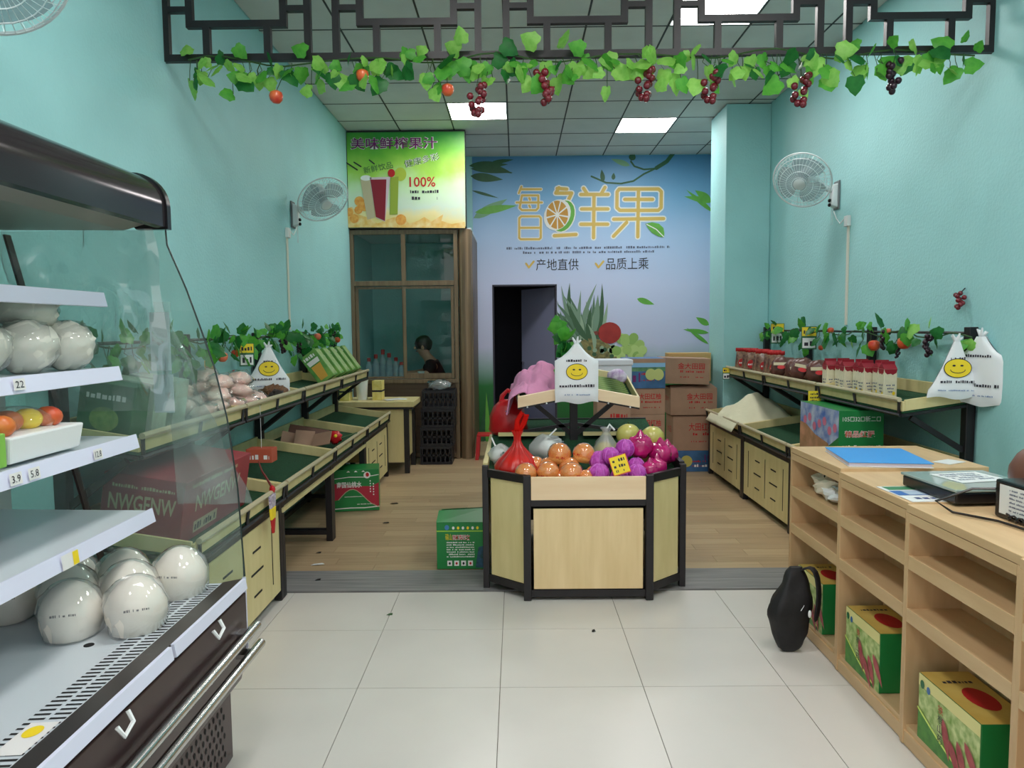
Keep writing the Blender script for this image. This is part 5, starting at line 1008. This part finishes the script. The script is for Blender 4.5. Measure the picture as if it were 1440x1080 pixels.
t, F = bcart('blue melon carton on top of the centre rear stack', 1.03, 1.405, 6.99, .36, .917, 1.20, None, mat=m_blue)
F.poly([(-.185, .06), (.185, .06), (.185, .10), (-.185, .10)], M('pale_blue_band', (140, 190, 230), .4), t, 'light_band', 1); F.poly([(-.185, .02), (.185, .02), (.185, .06), (-.185, .055)], M('garden_print', (60, 110, 70), .5, rgb2=(110, 160, 120), scale=24), t, 'garden_picture', 1)
for x in (.05, .12): F.ell(x, -.01, .052, .055, M('melon_print', (196, 206, 130), .5), t, 'melon_picture', 3+x*10)
F.dashes(-.12, -.05, -.08, .1, m_pur, t, r_, .9, 2); F.poly([(-.185, .10), (.185, .10), (.185, .1405), (-.185, .1405)], m_card, t, 'top_band', 1)
bcart('brown carton on the floor under the foam box behind the island', .71, 1.01, 6.55, .3, .005, .48, None); bcart('brown carton directly under the white foam box behind the island', .71, 1.01, 6.55, .3, .482, .95, None)
t = thing('foam_box', 'white foam box on brown cartons behind the island mast', 'box', (.86, 6.7, .952))
MB().box(-.16, .16, -.15, .15, 0, .21).build('foam_body', M('foam_white', (226, 228, 238), .8), t, bev=.006); MB().box(-.17, .17, -.16, .16, .21, .258).build('foam_lid', M('foam_white', (226, 228, 238), .8), t, bev=.006)
# ------------------------------------------------------------------ right rack goods
m_pat = M('patterned_snack_pouch', (176, 140, 110), .35, rgb2=(70, 34, 40), scale=26); m_brb = M('brown_snack_bag', (84, 46, 44), .28, rgb2=(120, 78, 66), scale=9, bump=.4, bscale=18)
sp_ = ['nearest the pillar', 'second from the pillar', 'third from the pillar', 'fourth from the pillar', 'fifth from the pillar', 'sixth from the pillar', 'last one, by the price cards']
for k in range(7):
    y = 7.33-.155*k; x = 2.24+.02*(k % 2); lab = 'red topped patterned snack pouch on the right upper tray, '+sp_[k]; loc = (x, y, Rup(x)+.012)
    if k == 0:
        po = thing('snack_pouch', lab, 'snack bag', loc, group='red topped snack pouches')
        def pouch(u, v): w = .085*(1-.15*v); return (.5*w*math.cos(2*math.pi*u)*2*(1-.1*v), .055*(1-v**3)*math.sin(2*math.pi*u)+.004, .2*v)
        MB().grid(pouch, 18, 9).build('pouch_body', m_pat, po, smooth=True); MB().grid(lambda u, v: (.148*(u-.5), .006+.006*math.sin(u*20), .198+.035*v), 12, 2).build('red_header', m_redink, po, smooth=True, solid=.004)
        F = Frame((0, -.052, .09), (1, 0, 0), (0, .1, 1), .002); F.ell(0, 0, .035, .04, m_redink, po, 'label_patch', 1); F.dashes(-.025, .025, -.01, .02, m_whiteink, po, r_, .9, 2); po.rotation_euler = (0, 0, -.5)
    else: copy_tree(po, lab, loc, (r_.uniform(-.08, .08), 0, -.5+r_.uniform(-.2, .2)))
bl_ = ['closest to the pouches', 'second from the pouches', 'with a pale label strip', 'closest to the cream cartons']
for k in range(4):
    y = 6.18-.22*k; x = 2.24+.03*(k % 2); lab = 'glossy brown snack bag lying on the right upper tray, '+bl_[k]; loc = (x, y, Rup(x)+.10)
    if k == 0: bb_ = thing('snack_bag', lab, 'snack bag', loc, group='glossy brown snack bags'); MB().ball((0, 0, 0), (.118, .098, .10), 20, 12, .3, 6, 2.5).build('bag_film', m_brb, bb_, smooth=True); F = Frame((-.06, -.075, .045), (1, -.3, 0), (.2, .5, .6), .002); F.poly([(-.06, -.015), (.06, -.015), (.06, .015), (-.06, .015)], m_rail, bb_, 'label_strip', 3); F.ell(.0, -.035, .03, .02, m_redink, bb_, 'red_label', 3)
    else: copy_tree(bb_, lab, loc, (r_.uniform(-.2, .2), r_.uniform(-.2, .2), r_.uniform(-.25, .25)))
m_cream = M('cream_carton_print', (232, 224, 196), .4, var=.06, scale=30)
cl_ = ['first from the brown bags', 'second from the brown bags', 'third from the brown bags', 'fourth from the brown bags', 'fifth from the brown bags', 'sixth from the brown bags', 'nearest the empty tray end']
for k in range(7):
    y = 5.27-.112*k; x = 2.23+(.03 if k % 2 else 0)+.012*k; lab = 'cream red-topped gable carton on the right upper tray, '+cl_[k]; loc = (x, y, Rup(x)+.008)
    if k == 0:
        gc = thing('gable_carton', lab, 'carton', loc, group='cream gable cartons'); MB().box(-.04, .04, -.04, .04, 0, .175).build('carton_body', m_cream, gc, bev=.003)
        MB().add([(-.04, -.04, .175), (.04, -.04, .175), (.04, .04, .175), (-.04, .04, .175), (-.04, -.006, .205), (.04, -.006, .205), (.04, .006, .205), (-.04, .006, .205), (-.04, -.006, .222), (.04, -.006, .222), (.04, .006, .222), (-.04, .006, .222)], [(0, 1, 5, 4), (2, 3, 7, 6), (1, 2, 6, 5), (3, 0, 4, 7), (4, 5, 9, 8), (6, 7, 11, 10), (5, 6, 10, 9), (7, 4, 8, 11), (8, 9, 10, 11)]).build('gable_top', M('crimson_gable', (150, 28, 46), .4), gc)
        for F in (Frame((0, -.04, .08), (1, 0, 0), (0, 0, 1), .001), Frame((-.04, 0, .08), (0, -1, 0), (0, 0, 1), .001)):
            F.poly([(-.04, .094), (.04, .094), (.034, .072), (.012, .058), (0, .066), (-.02, .062), (-.034, .074)], M('crimson_gable', (150, 28, 46), .4), gc, 'red_scallop', 1)
            for q in range(3): F.dashes(-.025, .025, -.01-.02*q, .011, m_gi, gc, random.Random(q), .8)
            F.ell(.02, -.055, .01, .012, m_yellow, gc, 'yellow_seal', 1, n=8)
    else: copy_tree(gc, lab, loc, (0, 0, r_.uniform(-.08, .08)))
t, F, FL, FT, FR = carton('big green carton with blue flower picture on the right lower tray', (2.14, 4.89, Rlow(2.0)+.035), 0, .28, .62, .335, m_greencard, rot=(0, .0, 0))
FL.poly([(-.31, -.12), (.08, -.12), (.31, .0), (.31, .165), (-.31, .165)], M('flower_picture', (70, 110, 190), .45, rgb2=(196, 206, 226), scale=16), t, 'flower_picture', 1)
FL.poly([(-.31, -.17), (.22, -.17), (.16, -.06), (-.05, -.03), (-.2, .02), (-.31, .03)], M('palm_picture', (206, 150, 120), .5, rgb2=(150, 110, 70), scale=12), t, 'hand_picture', 2)
for k in range(7): FL.ell(-.22+.08*k, .05+.03*math.sin(k*2.1), .03, .03, M('pink_flower_ink', (214, 120, 150), .5), t, 'flower', 3, n=8)
F.text('105□32□新二□', .0, .115, .235, .035, m_whiteink, t); F.text('精品红提', -.01, .02, .19, .045, m_whiteink, t, bold=.05); F.text('精品红提', -.01, .02, .185, .04, M('coral_ink', (226, 110, 96), .5), t, lift=2, bold=.01); F.dashes(-.12, .12, -.07, .022, m_whiteink, t, r_, .6)
t = thing('cream_cloth', 'cream cloth draped in a mound over the right lower tray', 'cloth', (2.15, 6.82, .64))
def ccl(u, v):
    x = -.29+.56*u; y = -.42+.86*v; h = .20*math.exp(-((x-.02)/.2)**2-((y+.05)/.26)**2)+.07*math.exp(-((x+.12)/.12)**2-((y-.2)/.2)**2)+.05*noise.noise(Vector((u*4, v*4, 1)))+.016*noise.noise(Vector((u*9, v*7, 4)))+.03
    base = Rlow(2.15+x)-.64+.008; z = base+max(.004, h-.012*(abs(2*v-1)**4)*8)
    if x < -.23: z = max(base+.075, z)-(-.23-x)*1.4
    return (x, y, z)
MB().grid(ccl, 30, 34).build('draped_cloth', M('cream_cotton', (226, 222, 192), .85, var=.04, bump=.25, bscale=30), t, smooth=True, solid=.005)
t = thing('orange_packet', 'orange packet tucked behind the cream cloth', 'packet', (2.35, 7.33, Rlow(2.35)+.002)); MB().ball((0, 0, .05), (.09, .05, .05), 14, 9, .2, 3).build('packet_film', M('orange_film', (206, 92, 50), .4), t, smooth=True)
# ------------------------------------------------------------------ things on and in the counter
t = thing('folder', 'bright blue folder lying on the far end of the oak counter', 'folder', (1.635, 3.35, .891), math.radians(-9))
MB().box(-.172, .172, -.20, .20, 0, .003).build('back_cover', m_white, t); MB().box(-.168, .165, -.196, .196, .0035, .017).build('pages', M('page_edges', (214, 204, 220), .7), t); MB().box(-.172, .172, -.20, .20, .0175, .021).build('front_cover', M('bright_blue_cover', (66, 160, 238), .35), t, bev=.001)
t = thing('note_card', 'blank white card lying beside the blue folder', 'card', (1.92, 3.27, .891), .5); MB().box(-.06, .06, -.04, .04, 0, .002).build('card_sheet', m_white, t)
t = thing('payment_card', 'blue and green payment card lying on the front edge of the counter', 'card', (1.468, 2.715, .8772), .03); MB().box(-.075, .075, -.125, .125, 0, .002).build('card_sheet', m_white, t)
F = Frame((0, 0, .002), (1, 0, 0), (0, 1, 0), .0008); F.poly([(-.06, .06), (.07, .06), (.07, .115), (-.06, .115)], M('green_band_ink', (60, 130, 90), .5), t, 'green_band', 1); F.poly([(-.07, -.03), (.07, -.03), (.07, .045), (-.07, .045)], M('blue_band_ink', (60, 110, 180), .5), t, 'blue_band', 1); F.poly([(-.03, -.025), (.04, -.025), (.04, .04), (-.03, .04)], M('pale_square_ink', (170, 190, 210), .5), t, 'pale_square', 2); F.dashes(-.06, .06, -.09, .03, M('navy_ink', (40, 60, 120), .5), t, r_, .8)
t = thing('counter_scale', 'flat black electronic scale with a glass top on the counter', 'scale', (1.665, 2.70, .8772), .06)
MB().box(-.16, .16, -.16, .16, .004, .045).build('scale_base', m_capb, t, bev=.006); MB().box(-.165, .165, -.165, .165, .046, .056).build('glass_top', M('grey_green_glass', (150, 168, 164), .04, spec=1), t, bev=.003)
for x in (-.13, .13):
    for y in (-.13, .13): MB().lathe([(.012, 0), (.012, .005)], 10, (x, y, 0)).build('foot', m_black, t)
t = thing('mirrored_bag', 'flat white printed paper bag lying on the black scale', 'bag', (1.68, 2.73, .9342), .2); MB().box(-.10, .10, -.08, .08, 0, .002).build('reflection_sheet', m_white, t); F = Frame((0, 0, .002), (1, 0, 0), (0, 1, 0), .0008)  # flat print laid on the glass top in place of a bag's reflection
for k in range(4): F.dashes(-.08, .07, .045-.03*k, .016, m_gi, t, r_, .8)
t = thing('receipt_printer', 'black receipt printer with a white text sheet on its side', 'printer', (1.70, 2.25, .8732), .06); MB().box(-.12, .12, -.17, .17, .0, .125).build('printer_body', m_capb, t, bev=.008)
F = Frame((-.12, 0, .062), (0, -1, 0), (0, 0, 1), .001); F.poly([(-.145, -.045), (.165, -.045), (.165, .05), (-.145, .05)], m_white, t, 'text_sheet', 1)
for k in range(6): F.dashes(-.1, .15, .035-.013*k, .006, m_gi, t, r_, .8, 2)
mb = MB(); pts = [(-.128, .14, .085), (-.132, .10, .04), (-.14, .02, .012), (-.14, -.08, .01), (-.14, -.16, .01)]
MB().tube([(-.1, .17, .09), (-.16, .22, .08), (-.26, .26, .03), (-.24, .20, .006), (-.17, .08, .006), (-.15, -.1, .006)], .0045, 6).build('power_cord', m_capb, t, smooth=True)
MB().tube([(-.131+.008*math.sin(k*1.1), .10-.0055*k, .016+.009*math.cos(k*1.1)) for k in range(40)], .0035, 5).build('coiled_cord', m_capb, t, smooth=True)
t = thing('leather_bag', 'brown and black handbag standing behind the printer', 'handbag', (1.78, 2.52, .8732)); MB().ball((0, 0, .105), (.07, .1, .105), 18, 12, .08, 2).build('bag_body', M('brown_leather', (110, 70, 56), .4, var=.1), t, smooth=True); MB().ball((.07, -.05, .13), (.07, .09, .12), 16, 10, .1, 5).build('dark_flap', M('dark_leather', (36, 26, 26), .4), t, smooth=True); MB().ball((.02, -.09, .20), (.012, .008, .02), 8, 6).build('buckle', m_chrome, t)
t = thing('crumpled_paper', 'crumpled white paper bag in the top bay of the far counter unit', 'paper', (1.475, 3.44, .692))
MB().ball((0, 0, .055), (.06, .15, .055), 18, 11, .7, 4, 3.5).build('crumpled_sheet', M('cream_paper', (226, 214, 192), .8, var=.06), t); MB().ball((-.02, -.1, .04), (.055, .07, .035), 14, 8, .6, 7, 3).build('white_sheet', m_white, t); MB().ball((.0, .02, .1), (.03, .025, .015), 8, 6, .4).build('dark_print', m_dark, t)
for k, (y, l, xf, lab) in enumerate(((3.475, .29, 1.40, 'yam carton in the bottom bay behind the black bag'), (2.925, .29, 1.394, 'yam carton in the bottom bay of the middle counter unit'), (2.315, .34, 1.386, 'yam carton in the bottom bay nearest the camera'))):
    t, F, FL, FT, FR = carton(lab, (xf+.083, y, .0765), 0, .166, l, .238 if k < 2 else .228, m_greencard, grp='yam cartons in the counter bays'); h = .238 if k < 2 else .228
    FL.poly([(-l/2, -h/2), (l/2, -h/2), (l/2, h/2), (-l/2, h/2)], M('field_print', (118, 158, 62), .45, rgb2=(214, 222, 156), scale=34), t, 'field_picture', 1)
    FL.poly([(-l/2, h*.32), (l/2, h*.32), (l/2, h/2), (-l/2, h/2)], M('pale_yellow_ink', (232, 222, 150), .5), t, 'title_band', 2)
    FL.poly([(-l/2, -h*.05)]+[(-l/2+l*q/8, -h*.05-h*.4*math.sin(q/8*1.5)) for q in range(1, 8)]+[(l*.35, -h/2), (-l/2, -h/2)], M('vine_leaf_print', (90, 150, 60), .5, rgb2=(60, 120, 50), scale=30), t, 'leaf_swoosh', 2)
    FL.strokes([[(-l/2+l*q/8, -h*.04-h*.4*math.sin(q/8*1.5)) for q in range(8)]], .008, m_lim, t, 'swoosh_edge', 3)
    for q, (a, b) in enumerate(((-.02, -.02), (.06, -.05), (.02, -.07), (.1, -.03))): FL.poly(rotp(leafpts(.13, .036), -1.25+.12*q, a, b+.05), M('red_yam_ink', (150, 50, 60), .5, rgb2=(190, 90, 90), scale=30), t, 'yam_picture', 4+q*.3)
    FL.ell(-l*.43, h*.36, .013, .015, m_gcard, t, 'round_logo', 3, n=12); FL.ell(-l*.32, h*.34, .011, .013, m_blue, t, 'round_logo', 3, n=12)
    for q, ch_ in enumerate('铁棍山药'): FL.text(ch_, -l*.1, h*.22-q*.033, .028, .028, m_redink if q == 0 else m_darkink, t, lift=4)
    F.text('农家特产', .05, .02, .02, .09, m_whiteink, t) if False else [F.text(c_, .055, .07-q*.022, .018, .018, m_whiteink, t) for q, c_ in enumerate('农家铁棍')]
    [F.text(c_, .055, -.04-q*.022, .018, .018, m_whiteink, t) for q, c_ in enumerate('山药')]
    FT.poly([(-.083, -l/2), (.083, -l/2), (.083, l/2), (-.083, l/2)], M('golden_top_ink', (222, 196, 110), .5, rgb2=(206, 170, 80), scale=8), t, 'top_print', 1); FT.ell(.01, -.02, .045, .075, m_redink, t, 'red_oval', 2); FT.dashes(-.05, .06, .085, .018, m_darkink, t, r_, .8, 2)
t = thing('drawstring_bag', 'black drawstring backpack slumped against the oak counter', 'bag', (1.262, 3.335, .0), 0)
SK = [(.0, -.012, .030), (.02, -.008, .055), (.09, -.007, .080), (.17, -.012, .097), (.25, .002, .088), (.32, .01, .064), (.375, .01, .042), (.395, .012, .028)]
def sack(u, v):
    a = 2*math.pi*u; q = v*7; k = min(6, int(q)); f = q-k; z, c, h = [SK[k][n]+(SK[k+1][n]-SK[k][n])*f for n in range(3)]
    co, si = math.cos(a), math.sin(a); cx, cy = math.copysign(abs(co)**.75, co), math.copysign(abs(si)**.75, si)
    w = 1+.22*noise.noise(Vector((co*1.8, si*1.8, v*5)))*min(1, v*4)
    return (c+h*w*cx, h*.52*w*cy, z+.002)
m_sack = M('black_nylon', (20, 19, 22), .6, var=.2, bump=.3, bscale=20)
mb = MB().grid(sack, 28, 24); mb.add([sack(k/28, 1) for k in range(28)], [tuple(range(28))]); mb.add([sack(k/28, 0) for k in range(28)], [tuple(range(27, -1, -1))])
mb.build('sack', m_sack, t, smooth=True, ang=70)
MB().grid(lambda u, v: ([.03, .055, .082, .095, .098, .09][min(5, int(v*5.001))]+(u-.5)*.03, -.02-.045*math.sin(v*2.6)+(u-.5)*.02, [.385, .415, .40, .33, .24, .15][min(5, int(v*5.001))]), 2, 5).build('shoulder_strap', m_sack, t, smooth=True, solid=.012, sub=1)
MB().tube([(.02, -.052, .21), (.035, -.05, .235)], .003, 5).build('zip_pull', m_chrome, t); MB().ball((.055, -.066, .20), (.008, .007, .018), 8, 6).build('white_toggle', m_white, t)
# ------------------------------------------------------------------ small litter on the floor
for k, (x, y, lab, m, sx) in enumerate(((-1.02, 5.62, 'dark leaf scrap on the wood floor between rack and door', m_dark, .05), (-1.06, 6.25, 'dark leaf scrap on the wood floor beside the red and green carton', m_dark, .07), (-1.28, 4.62, 'white paper scrap on the wood floor by the grey strip', m_white, .085), (-1.34, 4.87, 'small dark scrap on the wood floor by the rack leg', m_dark, .03), (-1.20, 4.33, 'tiny dark scrap on the grey floor strip', m_dark, .03), (-.68, 3.80, 'short twig on the tile joint left of the island', m_stem, .03), (.37, 3.57, 'dark crumb on the tiles in front of the island', m_dark, .02))):
    t = thing('floor_scrap', lab, 'litter', (x, y, .008 if y > 4.1 else .001), r_.uniform(-.4, .4)); MB().add([(-sx/2, -.012, 0), (0, -.018, .004), (sx/2, -.004, 0), (sx*.3, .014, .003), (-sx*.3, .01, .001)], [(0, 1, 2, 3, 4)]).build('scrap', m, t, solid=.0015)
